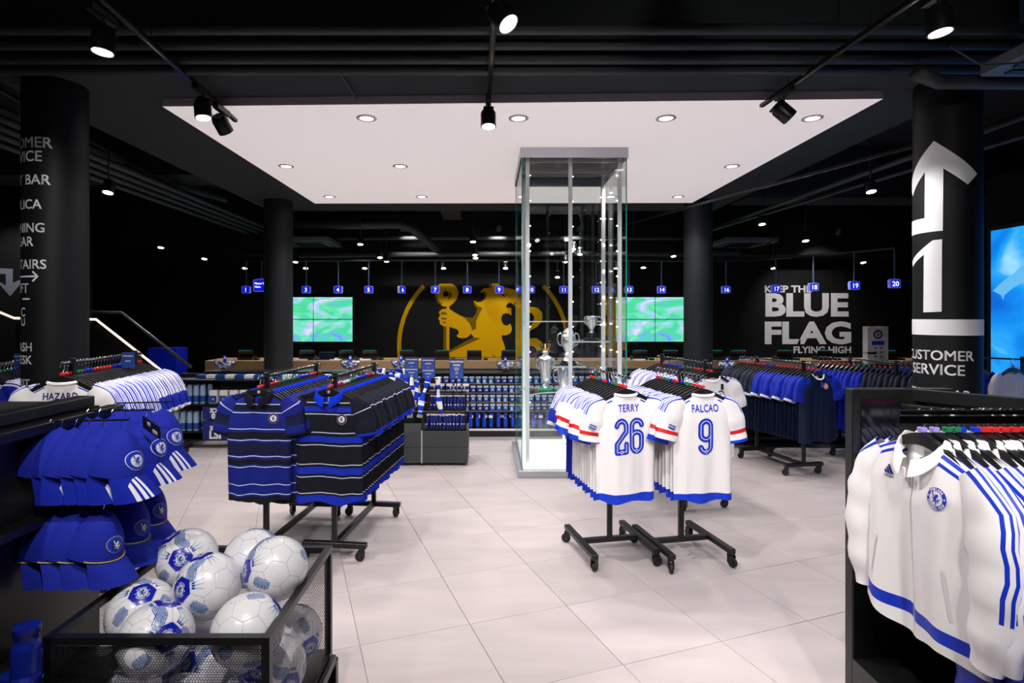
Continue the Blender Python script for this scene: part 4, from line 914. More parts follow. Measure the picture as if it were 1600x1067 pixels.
for i, x in enumerate(jx):
    lab = 'white track jacket with blue shoulder stripes facing out, foremost on the rail' if i == 0 else '%s white track jacket from the front of the right-hand rail' % ORD[i]
    rz = -pi/2+(.0 if i == 0 else rnd.uniform(-.06, .03))
    inst(tJ if i == 0 else pJ[i % 2], loc=(x, YJ, HJ), rot=(0, 0, rz), label=lab, cat='jacket', group='white track jackets on the right')
    hanger((x, YJ, HJ), rz, jc[i], '%s black hanger from the front of the white jacket rail' % ORD[i], 'hangers of the white jackets')
for i in range(9):
    x = 2.06+i*.075
    inst(pJb, loc=(x, 2.62, 1.27), rot=(0, 0, -pi/2), label='%s blue striped jacket from the left on the rail behind the white jackets' % ORD[i], cat='jacket', group='blue jackets behind the white ones')
    hanger((x, 2.62, 1.27), -pi/2, 'blue', '%s hanger from the left on the rail of blue jackets' % ORD[i], 'hangers of the blue jackets')
for i in range(3):
    x = 1.57+i*.09
    inst(pJb, loc=(x, 1.45, 1.12), rot=(0, 0, -pi/2), label='%s blue jacket with white stripes from the left in the bottom right corner' % ORD[i], cat='jacket', group='blue jackets in the lower right corner')
    hanger((x, 1.45, 1.12), -pi/2, 'blue', '%s hanger from the left of the blue jackets in the lower right corner' % ORD[i], 'hangers in the lower right corner')
g_ = obj('display_gondola', None, loc=(1.487, 2.3, 0), label='black display gondola carrying the white track jackets', cat='shelving')
rb = lambda *a: MB().box(*a)
obj('end_panel', bevel(rb(0, .42, 0, .05, 0, 1.4).me('panel', METAL), .004, 1), g_)
obj('glossy_panel', rb(.035, .2, -.004, 0, .85, 1.36).me('gloss', mat('gloss_black', (12, 14, 22), .12, spec=.6)), g_)
obj('top_beam', bevel(MB().bar((.24, .03, 1.375), (1.1, -1.03, 1.375), .03, .05).me('beam', METAL), .003, 1), g_)
obj('inner_ledge', bevel(MB().bar((.2, .0, 1.33), (1.0, -1.05, 1.33), .02, .02).me('ledge', METAL), .003, 1), g_)
obj('back_panel', MB().bar((.3, .0, .7), (1.12, -1.0, .7), .02, 1.3).me('panel', BLACK), g_)
obj('jacket_rail', MB().tube([(-.045, -.32, HJ-.012), (.56, -.32, HJ-.012)], .012, 10).bar((-.045, -.32, HJ-.034), (.56, -.32, HJ-.034), .008, .03).me('rail', CHROME), g_)
obj('rear_rail', MB().tube([(.5, .32, 1.258), (1.4, .32, 1.258)], .012, 10).me('rail', METAL), g_)
obj('front_rail', MB().tube([(.06, -.85, 1.108), (.8, -.85, 1.108)], .012, 10).me('rail', METAL), g_)
obj('base', rb(0, .5, -.9, 0, 0, .3).me('base', METAL), g_)

# ------------------------------------------------------------------ cap wall on the left
cg = obj('display_gondola', None, loc=(-1.5, 1.6, 0), label='black display gondola on the left with prongs of blue caps', cat='shelving')
obj('back_panel', rb(-.11, -.06, -.4, .66, 0, 1.34).me('panel', METAL), cg)
obj('top_beam', bevel(rb(-.12, -.05, -.4, .62, 1.345, 1.385).me('beam', METAL), .003, 1), cg)
obj('front_channel', bevel(rb(-.06, .0, -.1, .72, 1.3, 1.335).me('ch', METAL), .003, 1), cg)
obj('lower_channel', bevel(rb(-.06, .0, -.1, .72, .99, 1.02).me('ch', METAL), .003, 1), cg)
obj('side_cabinet', rb(-.9, -.2, .3, .73, 0, 1.345).me('cab', METAL), cg)
obj('base', rb(-.1, .1, -.4, .8, 0, .3).me('base', METAL), cg)
CAPB = mat('cap_blue', (6, 32, 165), .85, bump=.3, bump_scale=900, noise_amt=.08, noise_scale=20); CAPY = mat('cap_piping', (205, 180, 60), .7)
def cap_t(kind):
    """crown dome with six seams, forward brim; hangs from its top button by a hook, front to +x and tipped forward"""
    V = []; F = []; n = 36; m = 14
    for i in range(m+1):
        a = pi/2*i/m*1.0
        for j in range(n):
            th = 2*pi*j/n; rr = sin(a)**1.25; seam = 1-.012*(1-abs(sin(3*th)))**6*sin(a)
            x = .097*rr*cos(th)*seam; y = .079*rr*sin(th)*seam; z = .148*(cos(a)**1.1)*(1+.08*cos(th)*sin(a))*seam
            V.append((x, y, z))
    F = [(i*n+j, (i+1)*n+j, (i+1)*n+(j+1) % n, i*n+(j+1) % n) for i in range(m) for j in range(n)]
    crown = mesh('crown', V, F, CAPB, True)
    V = []; k = 16; L = 8
    for i in range(L+1):
        t = i/L
        for j in range(k+1):
            th = -1.25+2.5*j/k
            x0, y0 = .095*cos(th), .077*sin(th)
            ext = .075*cos(th*.98)**.7
            x = x0+ext*t; y = y0*(1+.06*t); z = -.03*(y/.075)**2*t-.04*t-.014*t*t
            V.append((x, y, z+.0015))
    F = [(i*(k+1)+j, i*(k+1)+j+1, (i+1)*(k+1)+j+1, (i+1)*(k+1)+j) for i in range(L) for j in range(k)]
    UV = [(v[0], v[1]) for v in V]
    if kind == 'stripe': bmat = zmat('cap_brim_striped', (6, 32, 165), [((235, 235, 240), [('y', a_, a_+.008), ('x', .09, 1)]) for a_ in (-.056, -.042, -.028)], .85, .1)
    else: bmat = CAPB
    brim = mesh('brim', V, F, bmat, True, None, UV)
    parts = [T('brim', brim), T('button', MB().lathe([(0, .006), (.006, .004), (.009, 0)], 12, (0, 0, .146)).me('button', CAPB, True))]
    hk = MB().tube([(0, 0, .147), (0, 0, .171), (0, .006, .179), (0, .012, .173), (0, .006, .167)], .0014, 6).me('hook', CHROME)
    def fr(y, z, lay):
        z = z+.055; q = min(1, max(0, z/.155))**(1/1.1); rr = sqrt(max(0, 1-q*q))**1.25
        yy = min(.999, abs(y)/(.079*rr+1e-5)); return (.097*rr*sqrt(1-yy*yy)+.003+.0005*lay, y, z)
    cp = crest_parts(.03 if kind == 'stripe' else .026, 0, 1, 2, 3)
    cr = drape([([(p[0]-.02, p[1]) for p in V_], F_, m_, l) for V_, F_, m_, l in cp], [WHITE if kind == 'stripe' else CAPY, PRB, WHITE if kind == 'stripe' else PRN, PRB if kind == 'stripe' else WHITE], 'badge', lambda y, z, l: fr(y, z, l), .012)
    parts.append(T('club_badge', cr))
    if kind != 'stripe':
        pp = []
        for j in range(k+1): th = -1.3+2.6*j/k; pp.append((.0985*cos(th), .0805*sin(th), .003))
        parts.append(T('piping', MB().tube(pp, .0022, 5).me('piping', CAPY)))
    for th in (.9, -.9, 2.2, -2.2): parts.append(T('eyelet', MB().lathe([(.002, .001), (.004, .001)], 8, (.068*cos(th), .056*sin(th), .092)).me('eyelet', PRN)))
    parts.append(T('hook', hk))
    return T('cap', crown, parts)
capS = cap_t('stripe'); capY = cap_t('yellow')
def cap(t, x, y, ztop, rz, tip, lab, grp):
    """hook eye at (x, y, ztop)"""
    M = Matrix.Rotation(rz, 4, 'Z') @ Matrix.Rotation(tip, 4, 'Y')
    off = M @ Vector((0, .006, .177)); e = M.to_euler()
    inst(t, loc=(x-off.x, y-off.y, ztop-off.z), rot=tuple(e), label=lab, cat='cap', group=grp)
PR_ROWS = [('nearest upper', 1.337, 1.95, capS, [PX(p, 1.95) for p in (80, 100, 121, 142, 164, 192)]), ('middle upper', 1.345, 2.11, capS, [PX(p, 2.11) for p in (138, 157, 177, 199, 232)]), ('farthest upper', 1.35, 2.27, capS, [PX(p, 2.27) for p in (180, 196, 212, 230, 258)]),
           ('nearest lower', 1.055, 1.95, capY, [PX(p, 1.95) for p in (62, 95, 128, 166)]), ('middle lower', 1.055, 2.11, capY, [PX(p, 2.11) for p in (130, 155, 180, 210)]), ('farthest lower', 1.06, 2.27, capY, [PX(p, 2.27) for p in (172, 192, 212, 236)])]
for nm, h, y, t_, xs in PR_ROWS:
    obj('prong', MB().tube([(.0, y-1.6, h-.003), (max(xs)+1.5+.02, y-1.6, h+.002), (max(xs)+1.5+.024, y-1.6, h+.012)], .003, 6).me('prong', METAL, True), cg)
    for i, x in enumerate(sorted(xs, reverse=True)):
        last = i == 0
        cap(t_, x, y, h+.002, -.02+(rnd.uniform(-.08, .08)), (.2 if 'upper' in nm else .24)+rnd.uniform(-.04, .04), '%s blue cap from the tip of the %s prong' % (ORD[i], nm), 'caps on the %s prong' % nm)
tg = obj('swing_tag', bevel(MB().box(-.045, .045, -.001, .001, -.03, .03).me('tag', BLACK), .0005, 1), loc=(PX(262, 2.1), 2.0, PH(668, 2.0)), rot=(.4, .45, -.3), label='black swing tag with white print hanging over the middle upper caps', cat='tag')
obj('print', MB().box(-.02, -.004, -.0018, -.001, .002, .018).box(.006, .03, -.0018, -.001, -.018, -.002).me('print', WHITE), tg)

# water bottles under the caps
BT = MB().lathe([(0, 0), (.036, 0), (.038, .01), (.038, .16), (.034, .175), (.03, .18), (.03, .2), (.034, .205), (.034, .225), (0, .23)], 20)
btm = BT.me('bottle', mat('bottle_blue', (14, 30, 120), .25)); auto_smooth(btm)
btr = MB().lathe([(.0385, .07), (.0385, .073)], 20).me('ring', WHITE)
for i, (px, py, z) in enumerate(((42, 985, 1.62), (42, 1065, 1.6), (20, 1060, 1.7))):
    o = obj('water_bottle', btm, loc=(PX(px, z)+.0, z, PH(py, z)-.21), label=('upper', 'lower', 'rear')[i]+' dark blue water bottle in the lower left corner', cat='bottle', group='bottles in the lower left corner'); obj('ring', btr, o)
    if i == 0: obj('shelf_ledge', MB().box(-.15, .32, -.0, .3, PH(py, z)-.215, PH(py, z)-.21).me('ledge', METAL), cg)

# ------------------------------------------------------------------ ball bin with footballs
mesh_m = bpy.data.materials.new('perforated_metal'); mesh_m.use_nodes = True; nt = mesh_m.node_tree; N = nt.nodes; b = N['Principled BSDF']
b.inputs['Base Color'].default_value = srgb(26, 28, 30); b.inputs['Roughness'].default_value = .4; b.inputs['Metallic'].default_value = .3
uvn = N.new('ShaderNodeTexCoord'); sp = N.new('ShaderNodeSeparateXYZ'); nt.links.new(uvn.outputs['UV'], sp.inputs[0])
def mm(op, a, bb=None):
    n = N.new('ShaderNodeMath'); n.operation = op
    for i, v in enumerate((a, bb)):
        if v is None: continue
        if isinstance(v, (int, float)): n.inputs[i].default_value = v
        else: nt.links.new(v, n.inputs[i])
    return n.outputs[0]
P_ = .0088
def dist(ox, oy):
    u = mm('SUBTRACT', mm('FLOORED_MODULO', mm('ADD', sp.outputs[0], ox+10), P_), P_/2); v = mm('SUBTRACT', mm('FLOORED_MODULO', mm('ADD', sp.outputs[1], oy+10), P_*1.732), P_*.866)
    return mm('SQRT', mm('ADD', mm('MULTIPLY', u, u), mm('MULTIPLY', v, v)))
hole = mm('LESS_THAN', mm('MINIMUM', dist(0, 0), dist(P_/2, P_*.866)), P_*.43)
tr = N.new('ShaderNodeBsdfTransparent'); mx = N.new('ShaderNodeMixShader'); nt.links.new(hole, mx.inputs[0]); nt.links.new(b.outputs[0], mx.inputs[1]); nt.links.new(tr.outputs[0], mx.inputs[2]); nt.links.new(mx.outputs[0], N['Material Output'].inputs[0])
BX0, BX1, BY0, BY1, BT_, BB_ = -1.315, -.645, 1.66, 2.33, .75, .32
bin_ = obj('ball_bin', None, loc=(-.98, 1.995, 0), label='open black bin of perforated metal full of footballs', cat='bin')
def sheet(p, q, nm='mesh_panel'):
    a, c = Vector(p), Vector(q); w_ = Vector((c.x-a.x, c.y-a.y, 0)).length; h_ = c.z-a.z
    V = [(a.x, a.y, a.z), (c.x, c.y, a.z), (c.x, c.y, c.z), (a.x, a.y, c.z)]
    V = [(x+.98, y-1.995, z) for x, y, z in V]
    obj(nm, mesh(nm, V, [(0, 1, 2, 3)], mesh_m, False, None, [(0, 0), (w_, 0), (w_, h_), (0, h_)]), bin_)
e = .018
for p, q in (((BX0+e, BY0+.01, BB_), (BX1-e, BY0+.01, BT_-.02)), ((BX0+e, BY1-.01, BB_), (BX1-e, BY1-.01, BT_-.02)), ((BX0+.01, BY0+e, BB_), (BX0+.01, BY1-e, BT_-.02)), ((BX1-.01, BY0+e, BB_), (BX1-.01, BY1-e, BT_-.02))): sheet(p, q)
L = lambda x, y, z: (x+.98, y-1.995, z)
for x in (BX0+.0125, BX1-.0125):
    for y in (BY0+.0125, BY1-.0125): obj('corner_post', MB().bar(L(x, y, BB_-.05), L(x, y, BT_-.022), .025, .025).me('post', METAL), bin_)
for z in (BT_-.011, BB_-.01):
    for a_, c_ in (((BX0, BY0+.0125), (BX1, BY0+.0125)), ((BX0, BY1-.0125), (BX1, BY1-.0125)), ((BX0+.0125, BY0+.025), (BX0+.0125, BY1-.025)), ((BX1-.0125, BY0+.025), (BX1-.0125, BY1-.025))):
        obj('rim_bar' if z > .5 else 'lower_bar', MB().bar(L(*a_, z), L(*c_, z), .025, .022).me('bar', METAL), bin_)
obj('bin_floor', MB().box(BX0+.99, BX1+.97, BY0-1.98, BY1-2.01, BB_-.01, BB_).me('floor', METAL), bin_)
obj('base_cabinet', bevel(MB().box(BX0+.98-.02, BX1+.98+.02, BY0-1.995-.02, BY1-1.995+.02, .0, BB_-.04).me('base', METAL), .004, 1), bin_)
obj('side_board', MB().box(BX1+.98+.004, BX1+.98+.02, -.3, BY1-1.995-.02, .0, .31).me('board', METAL), bin_)
# football: truncated icosahedron panels with grooved seams and printed faces
import numpy as np
def ball():
    R = .11; ph = (1+5**.5)/2
    ico = np.array([(s1*0+0, s1, s2*ph) for s1 in (-1, 1) for s2 in (-1, 1)]+[(s1, s2*ph, 0) for s1 in (-1, 1) for s2 in (-1, 1)]+[(s2*ph, 0, s1) for s1 in (-1, 1) for s2 in (-1, 1)], float)
    ico /= np.linalg.norm(ico[0]); tri = []
    dd = np.linalg.norm(ico[:, None]-ico[None], axis=2); el = np.min(dd[dd > .01])
    for i in range(12):
        for j in range(i+1, 12):
            for k in range(j+1, 12):
                if abs(dd[i, j]-el) < .01 and abs(dd[j, k]-el) < .01 and abs(dd[i, k]-el) < .01: tri.append((i, j, k))
    hexc = np.array([ico[list(t)].mean(0) for t in tri]); hexc /= np.linalg.norm(hexc, axis=1)[:, None]
    bm = bmesh.new(); bmesh.ops.create_icosphere(bm, subdivisions=7, radius=1.0)
    co = np.array([v.co[:] for v in bm.verts]); co /= np.linalg.norm(co, axis=1)[:, None]
    hx_in = .7946; pn_in = .8513*1.09
    # distance measure: plane offsets of the truncated icosahedron
    def cells(p):
        dh = (p @ hexc.T)*1.0; dp = (p @ ico.T)*.9755
        al = np.concatenate([dh, dp], 1); order = np.argsort(-al, 1)[:, :2]; rows_ = np.arange(len(p))
        return order[:, 0], al[rows_, order[:, 0]]-al[rows_, order[:, 1]]
    c, m_ = cells(co)
    g = np.clip(1-m_/.012, 0, 1)
    newco = co*(R*(1-.012*g**2))[:, None]
    for v, p in zip(bm.verts, newco): v.co = p
    # which hexagons carry the badge: four, spread out
    bad = [0]; 
    while len(bad) < 4:
        rest_ = [i for i in range(20) if i not in bad]; bad.append(max(rest_, key=lambda i: -max(hexc[i] @ hexc[b_] for b_ in bad)))
    fc = np.array([f.calc_center_median()[:] for f in bm.faces]); fc /= np.linalg.norm(fc, axis=1)[:, None]
    cf, mf = cells(fc)
    col = np.zeros(len(fc), int)
    isb = np.isin(cf, bad)
    col[isb & (mf > .011)] = 1
    # ice blue spikes round the badge panels
    for b_ in bad:
        ax_ = hexc[b_]; u = ico[tri[b_][0]]-ax_*(ico[tri[b_][0]] @ ax_); u /= np.linalg.norm(u); v_ = np.cross(ax_, u)
        ang = np.degrees(np.arctan2(fc @ v_, fc @ u)); th = np.degrees(np.arccos(np.clip(fc @ ax_, -1, 1)))
        for k in range(3):
            d_ = (ang-(60+120*k)+180) % 360-180
            for w0, off in ((4.2, -9), (4.2, 0), (4.2, 9)):
                s_ = np.abs(d_-off*(th/24)**.5) < w0*np.clip((48-th)/24, 0, 1)
                sel = s_ & (th > 23.5) & (th < 48) & (col == 0); col[sel & (th < 29)] = 4; col[sel & (th >= 29)] = 3
            # honeycomb band between badge panels
            d2 = (ang-(120*k)+180) % 360-180; lat = np.radians(d2)*np.sin(np.radians(th)); 
            band = (np.abs(lat) < .12) & (th > 32) & (th < 62)
            hx = ((lat/.03+np.floor((th/2.3)) % 2*.5) % 1-.5)**2+((th/2.3) % 1-.5)**2
            col[band & (hx < .15) & (col == 0)] = 4; col[band & (hx >= .15) & (hx < .5) & (col == 0)] = 3
            edge = (np.abs(np.abs(lat)-.145) < .012) & (th > 36) & (th < 58) & (col == 0); col[edge] = 1
    col[mf < .0035] = 2
    for f, k in zip(bm.faces, col): f.material_index = int(k); f.smooth = True
    me = bpy.data.meshes.new('football'); bm.to_mesh(me); bm.free()
    for m in (mat('ball_white', (232, 230, 234), .28, coat=.3), mat('ball_blue', (16, 30, 165), .25, coat=.3), mat('ball_seam', (150, 150, 160), .6), mat('ball_ice', (168, 190, 210), .3, coat=.3), mat('ball_mid', (26, 60, 150), .3, coat=.3)): me.materials.append(m)
    parts = []
    for b_ in bad:
        ax_ = Vector(hexc[b_]); t0_ = Vector(ico[tri[b_][0]]); u = (t0_-ax_*t0_.dot(ax_)).normalized(); v_ = ax_.cross(u)
        def fn(x, z, lay, ax_=ax_, u=u, v_=v_): p = (ax_*R+v_*-x+u*z).normalized()*(R*1.003+.0003*lay); return tuple(p)
        cm = drape(crest_parts(.0255, 0, 1, 2, 3, 4), [MATS['ball_blue'], MATS['ball_blue'], mat('ball_pale', (190, 210, 228), .35), PRN, mat('badge_rose', (205, 195, 215), .5)], 'badge', fn, .012)
        parts.append(T('club_badge', cm))
    return T('football', me, parts), [Vector(hexc[b_]) for b_ in bad], [Vector(ico[tri[b_][0]]) for b_ in bad]
BALL, BAX, BUP = ball()
def place_ball(c, face, up, lab, grp, spin=0):
    """turn badge 0 towards the direction face"""
    a = BAX[0]; u = (BUP[0]-a*BUP[0].dot(a)).normalized(); v = a.cross(u)
    f = Vector(face).normalized(); w_ = Vector(up); w_ = (w_-f*w_.dot(f)).normalized(); w_ = Matrix.Rotation(spin, 3, f) @ w_; x = f.cross(w_)
    src = Matrix((a, u, v)).transposed(); dst = Matrix((f, w_, x)).transposed(); M = dst @ src.inverted()
    inst(BALL, loc=c, rot=tuple(M.to_euler()), label=lab, cat='football', group=grp)
Up = (0, 0, 1)
for c, f, sp_, lab in (((-1.16, 2.17, .765), (.25, -.9, .35), .2, 'football at the back left of the bin, blue badge facing out'),
                  ((-.98, 1.97, .755), (-.45, -.9, .3), -.1, 'football on top in the middle of the bin, blue badge to its left'),
                  ((-.762, 2.02, .793), (-.75, -.62, .2), .3, 'football on top at the right of the bin with a honeycomb band'),
                  ((-.92, 2.205, .75), (-.2, .5, .8), .9, 'football mostly hidden behind the middle and right ones'),
                  ((-1.2, 1.95, .67), (.3, -.45, .9), .1, 'football at the left of the bin, badge turned upwards'),
                  ((-1.046, 1.775, .684), (.2, .25, .95), 1.0, 'football at the front left of the bin against its rim'),
                  ((-.765, 1.79, .70), (.7, .5, .5), 2.2, 'football at the front right corner with an upright dotted band')):
    place_ball(c, f, Up, lab, 'footballs on top of the bin', sp_)
k = 0
for y, nm in ((1.785, 'front'), (2.015, 'middle'), (2.21, 'rear')):
    for x, nx in ((-1.19, 'left'), (-.98, 'centre'), (-.765, 'right')):
        k += 1
        place_ball((x, y, .44+.006*(k % 2)), (rnd.uniform(-1, 1), -.6, rnd.uniform(-.3, 1)), Up, 'football behind the mesh, %s row, %s' % (nm, nx), 'footballs in the bottom of the bin', rnd.uniform(0, 6))

# ------------------------------------------------------------------ glass display case with trophies
GLASS = glassmat('pane_glass'); GEDGE = mat('glass_edge', (30, 150, 130), .2, emis=(20, 120, 105), es=.0)
case = obj('display_case', None, loc=(.9, 6.6, 0), label='tall glass trophy case from floor to white ceiling panel', cat='display case')
X0, X1, Y0, Y1 = .35, 1.46, 5.93, 7.25; cl = lambda x, y, z: (x-.9, y-6.6, z)
def cbox(nm, x0, x1, y0, y1, z0_, z1, m, bv=0):
    me = MB().box(x0-.9, x1-.9, y0-6.6, y1-6.6, z0_, z1).me(nm, m)
    if bv: bevel(me, bv, 1)
    return obj(nm, me, case)
cbox('plinth', X0-.045, X1+.02, Y0-.04, Y1+.04, .0, .075, ALU, .003)
cbox('lit_floor', X0+.02, X1-.02, Y0+.02, Y1-.02, .075, .11, mat('lit_platform', (250, 250, 250), .5, emis=(255, 252, 250), es=.45))
for a_ in ((X0-.012, X1+.012, Y0-.012, Y0+.02), (X0-.012, X1+.012, Y1-.02, Y1+.012), (X0-.012, X0+.02, Y0+.02, Y1-.02), (X1-.02, X1+.012, Y0+.02, Y1-.02)): cbox('top_frame', *a_, 3.36, 3.468, ALU)
DKM = mat('mirror_dark', (70, 84, 80), .08, .9)
cbox('case_ceiling', X0+.02, X1-.02, Y0+.02, Y1-.02, 3.455, 3.463, DKM)
for y in (6.35, 6.8): cbox('lid_rail', X0+.02, X1-.02, y, y+.03, 3.43, 3.455, ALU)
def pane(nm, x0, x1, y0, y1):
    b = MB().box(x0-.9, x1-.9, y0-6.6, y1-6.6, .075, 3.36); me = b.me(nm, [GLASS, GEDGE])
    thin = 0 if (x1-x0) < (y1-y0) else 1
    for p in me.polygons:
        n_ = p.normal; big = abs(n_[thin]) > .5; p.material_index = 0 if big else 1
    obj(nm, me, case)
pane('front_pane', X0+.012, X1-.012, Y0, Y0+.01); pane('rear_pane', X0+.012, X1-.012, Y1-.01, Y1); pane('side_pane', X0, X0+.01, Y0, Y1); pane('side_pane', X1-.01, X1, Y0, Y1)
bulb = MB().lathe([(0, .007), (.006, .004), (.008, 0), (.006, -.004), (0, -.007)], 8).me('bulb', mat('bulb', (255, 245, 225), .5, emis=(255, 244, 226), es=16))
dimb = MB().lathe([(0, .007), (.006, .004), (.008, 0), (.006, -.004), (0, -.007)], 8).me('bulb', mat('bulb_side', (255, 250, 240), .5, emis=(255, 250, 240), es=4))
for i, (x, y, br) in enumerate(((X0+.07, Y0+.1, 0), (.885, Y0+.15, 0), (X1-.055, Y0+.1, 0), (X1-.05, 6.9, 1), (1.475-.02, 7.15, 0), (X0+.1, 7.1, 0))):
    o = obj('light_post', MB().box(x-.9-.02, x-.9+.02, y-6.6-.015, y-6.6+.015, .11, 3.43).me('post', mat('post_white', (235, 236, 242), .4, .0)), case)
    for j in range(10):
        z = 3.2-j*(.32 if br else .27)
        if z < 1.0 and br: continue
        s_ = -1 if x > .9 else 1
        obj('bulb', bulb if br else dimb, o, (x-.9+s_*.028 if not br else x-.9, y-6.6 if not br else y-6.6-.02, z))
        if False:
            l_ = bpy.data.lights.new('case_bulb', 'POINT'); l_.energy = 3.0; l_.shadow_soft_size = .02; l_.color = (1, .96, .9); lo_ = bpy.data.objects.new('case_bulb', l_); C.objects.link(lo_); lo_.location = (x-.06, y-.06, z)
for x_, y_ in ((.7, 6.3), (1.15, 6.35), (.95, 6.9)): spot('case_fill', (x_, y_, 3.3), (x_, y_+.15, .8), 32, 50, .5, .03)  # spots without fixtures, added under the case lid to light the trophies
SHG = glassmat('shelf_glass', (.93, 1, .98)); SHE = mat('shelf_edge', (215, 228, 228), .25)
def shelf(nm, z, pts):
    V = [cl(x, y, z) for x, y in pts]+[cl(x, y, z+.012) for x, y in pts]; n_ = len(pts)
    F = [tuple(range(n_))[::-1], tuple(range(n_, 2*n_))]+[(i, (i+1) % n_, n_+(i+1) % n_, n_+i) for i in range(n_)]
    obj(nm, mesh(nm, V, F, [SHG, SHE], False, [0, 0]+[1]*n_), case)
shelf('glass_shelf', .83, [(.42, 6.1), (.62, 6.3), (.98, 6.42), (.95, 6.75), (.42, 6.75)])
shelf('glass_shelf', 1.115, [(.72, 6.35), (1.1, 6.35), (1.1, 6.75), (.8, 6.85)])
shelf('glass_shelf', 1.395, [(.9, 6.4), (1.38, 6.4), (1.38, 6.85), (.9, 6.85)])
shelf('glass_shelf', 1.62, [(.42, 6.7), (.8, 7.05), (1.38, 6.9), (1.38, 7.15), (.42, 7.15)])
SILVER = mat('silver', (240, 240, 243), .2, .8, spec=.9); SGOLD = mat('gold', (225, 180, 105), .2, 1); GREENB = mat('green_band', (30, 140, 90), .4); BLKB = mat('black_plinth', (25, 25, 28), .3)
def handle(s, x, z, h, w_, r=.006):
    return MB().tube([(s*x, 0, z), (s*(x+w_*.6), 0, z+h*.12), (s*(x+w_), 0, z+h*.5), (s*(x+w_*.75), 0, z+h*.9), (s*(x+w_*.2), 0, z+h), (s*(x-.005), 0, z+h*.82)], r, 8).me('handle', SILVER, True)
def lath(nm, prof, m, n=28): me = MB().lathe(prof, n).me(nm, m); auto_smooth(me, 50); return me
t1 = obj('trophy', lath('body', [(0, .03), (.055, .03), (.05, .05), (.03, .08), (.028, .1), (.045, .12), (.06, .18), (.085, .33), (.09, .36), (.075, .38), (.045, .395), (.03, .41), (.045, .44), (.0, .46)], SILVER), loc=(.66, 6.5, .842), label='tall silver trophy with a gold crown lid on the lowest glass shelf', cat='trophy')
obj('foot', lath('foot', [(0, 0), (.085, 0), (.085, .012), (.06, .03), (0, .03)], GREENB), t1); 
cr = MB(); cr.lathe([(.045, .455), (.05, .475), (.048, .478), (.042, .46)], 20)
for i in range(8): a_ = i*pi/4; cr.tube([(.048*cos(a_), .048*sin(a_), .47), (.056*cos(a_), .056*sin(a_), .52), (.054*cos(a_), .054*sin(a_), .535)], .006, 6)
obj('crown', cr.me('crown', SGOLD), t1)
for s_ in (-1, 1): obj('handle', handle(s_, .075, .24, .13, .03), t1)
t2 = obj('trophy', lath('body', [(0, .05), (.07, .05), (.06, .07), (.035, .09), (.05, .12), (.035, .15), (.05, .18), (.085, .25), (.08, .34), (.06, .36), (.065, .38), (.04, .41), (.015, .43), (.02, .45), (0, .47)], SILVER), loc=(.93, 6.55, 1.127), label='silver cup with two curled handles behind the middle post', cat='trophy')
obj('foot', lath('foot', [(0, 0), (.1, 0), (.1, .02), (.08, .025), (.075, .05), (0, .05)], BLKB), t2)
for s_ in (-1, 1): obj('handle', handle(s_, .075, .22, .15, .055), t2)
t3 = obj('trophy', lath('body', [(0, .09), (.03, .09), (.022, .12), (.03, .15), (.07, .19), (.07, .27), (.085, .285), (.08, .287), (.06, .2), (0, .18)], SILVER), loc=(1.21, 6.6, 1.407), label='wide silver three-handled cup on the top glass shelf', cat='trophy')
obj('foot', lath('foot', [(0, 0), (.09, 0), (.09, .02), (.055, .03), (.05, .09), (0, .09)], BLKB), t3)
for a_ in (0, 2.2, 4.2):
    h_ = obj('handle', handle(1, .065, .18, .1, .06), t3); h_.rotation_euler = (0, 0, a_)
t4 = obj('trophy', lath('body', [(0, .02), (.05, .02), (.03, .06), (.02, .2), (.05, .26), (.075, .36), (.085, .5), (.075, .52), (0, .5)], SILVER), loc=(.93, 6.95, .56), label='large silver trophy low behind the middle post of the case', cat='trophy')
obj('foot', lath('foot', [(0, -.02), (.1, -.02), (.1, .02), (0, .02)], BLKB), t4)
for s_ in (-1, 1): obj('handle', handle(s_, .07, .32, .16, .06), t4)
ped = obj('pedestal', MB().lathe([(.06, -.43), (.06, -.42), (.015, -.42), (.015, -.02), (.06, -.02)], 16, (.0, 0, 0)).me('pedestal', WHITE), loc=(.93, 6.95, .54), label='thin white stand under the low trophy', cat='stand')
for x, z, w_ in ((.56, 6.62, .1), (1.05, 6.5, .12)): 
    pass
plq = obj('plaque', MB().box(-.06, .06, 0, .006, 0, .06).me('plaque', BLACK), loc=(.93, 6.35, 1.56), label='small dark title plaque with white words above the curled-handle cup', cat='plaque')
# ------------------------------------------------------------------ cash counter along the back
WOOD = mat('light_wood', (150, 122, 86), .5, noise_amt=.12, noise_scale=3)
YC = 9.9
ct = obj('counter', None, loc=(0, YC, 0), label='long wooden-topped cash desk across the back of the shop', cat='counter')
cx0, cx1 = PX(320, YC), 7.9
obj('wood_top', bevel(MB().box(cx0, cx1, 0, .75, .70, .905).me('top', WOOD), .004, 1), ct)
n = 9; wd = (cx1-cx0)/n
for i in range(n): obj('front_panel', MB().box(cx0+i*wd+.003, cx0+(i+1)*wd-.003, .03, .06, .02, .70).me('panel', BLACK), ct)
def sign_face(s, size, m, off=.02): return [(*shift2(text_raw(s, size, off, 'CENTER'), 0, -size*.36), 0, 0)]
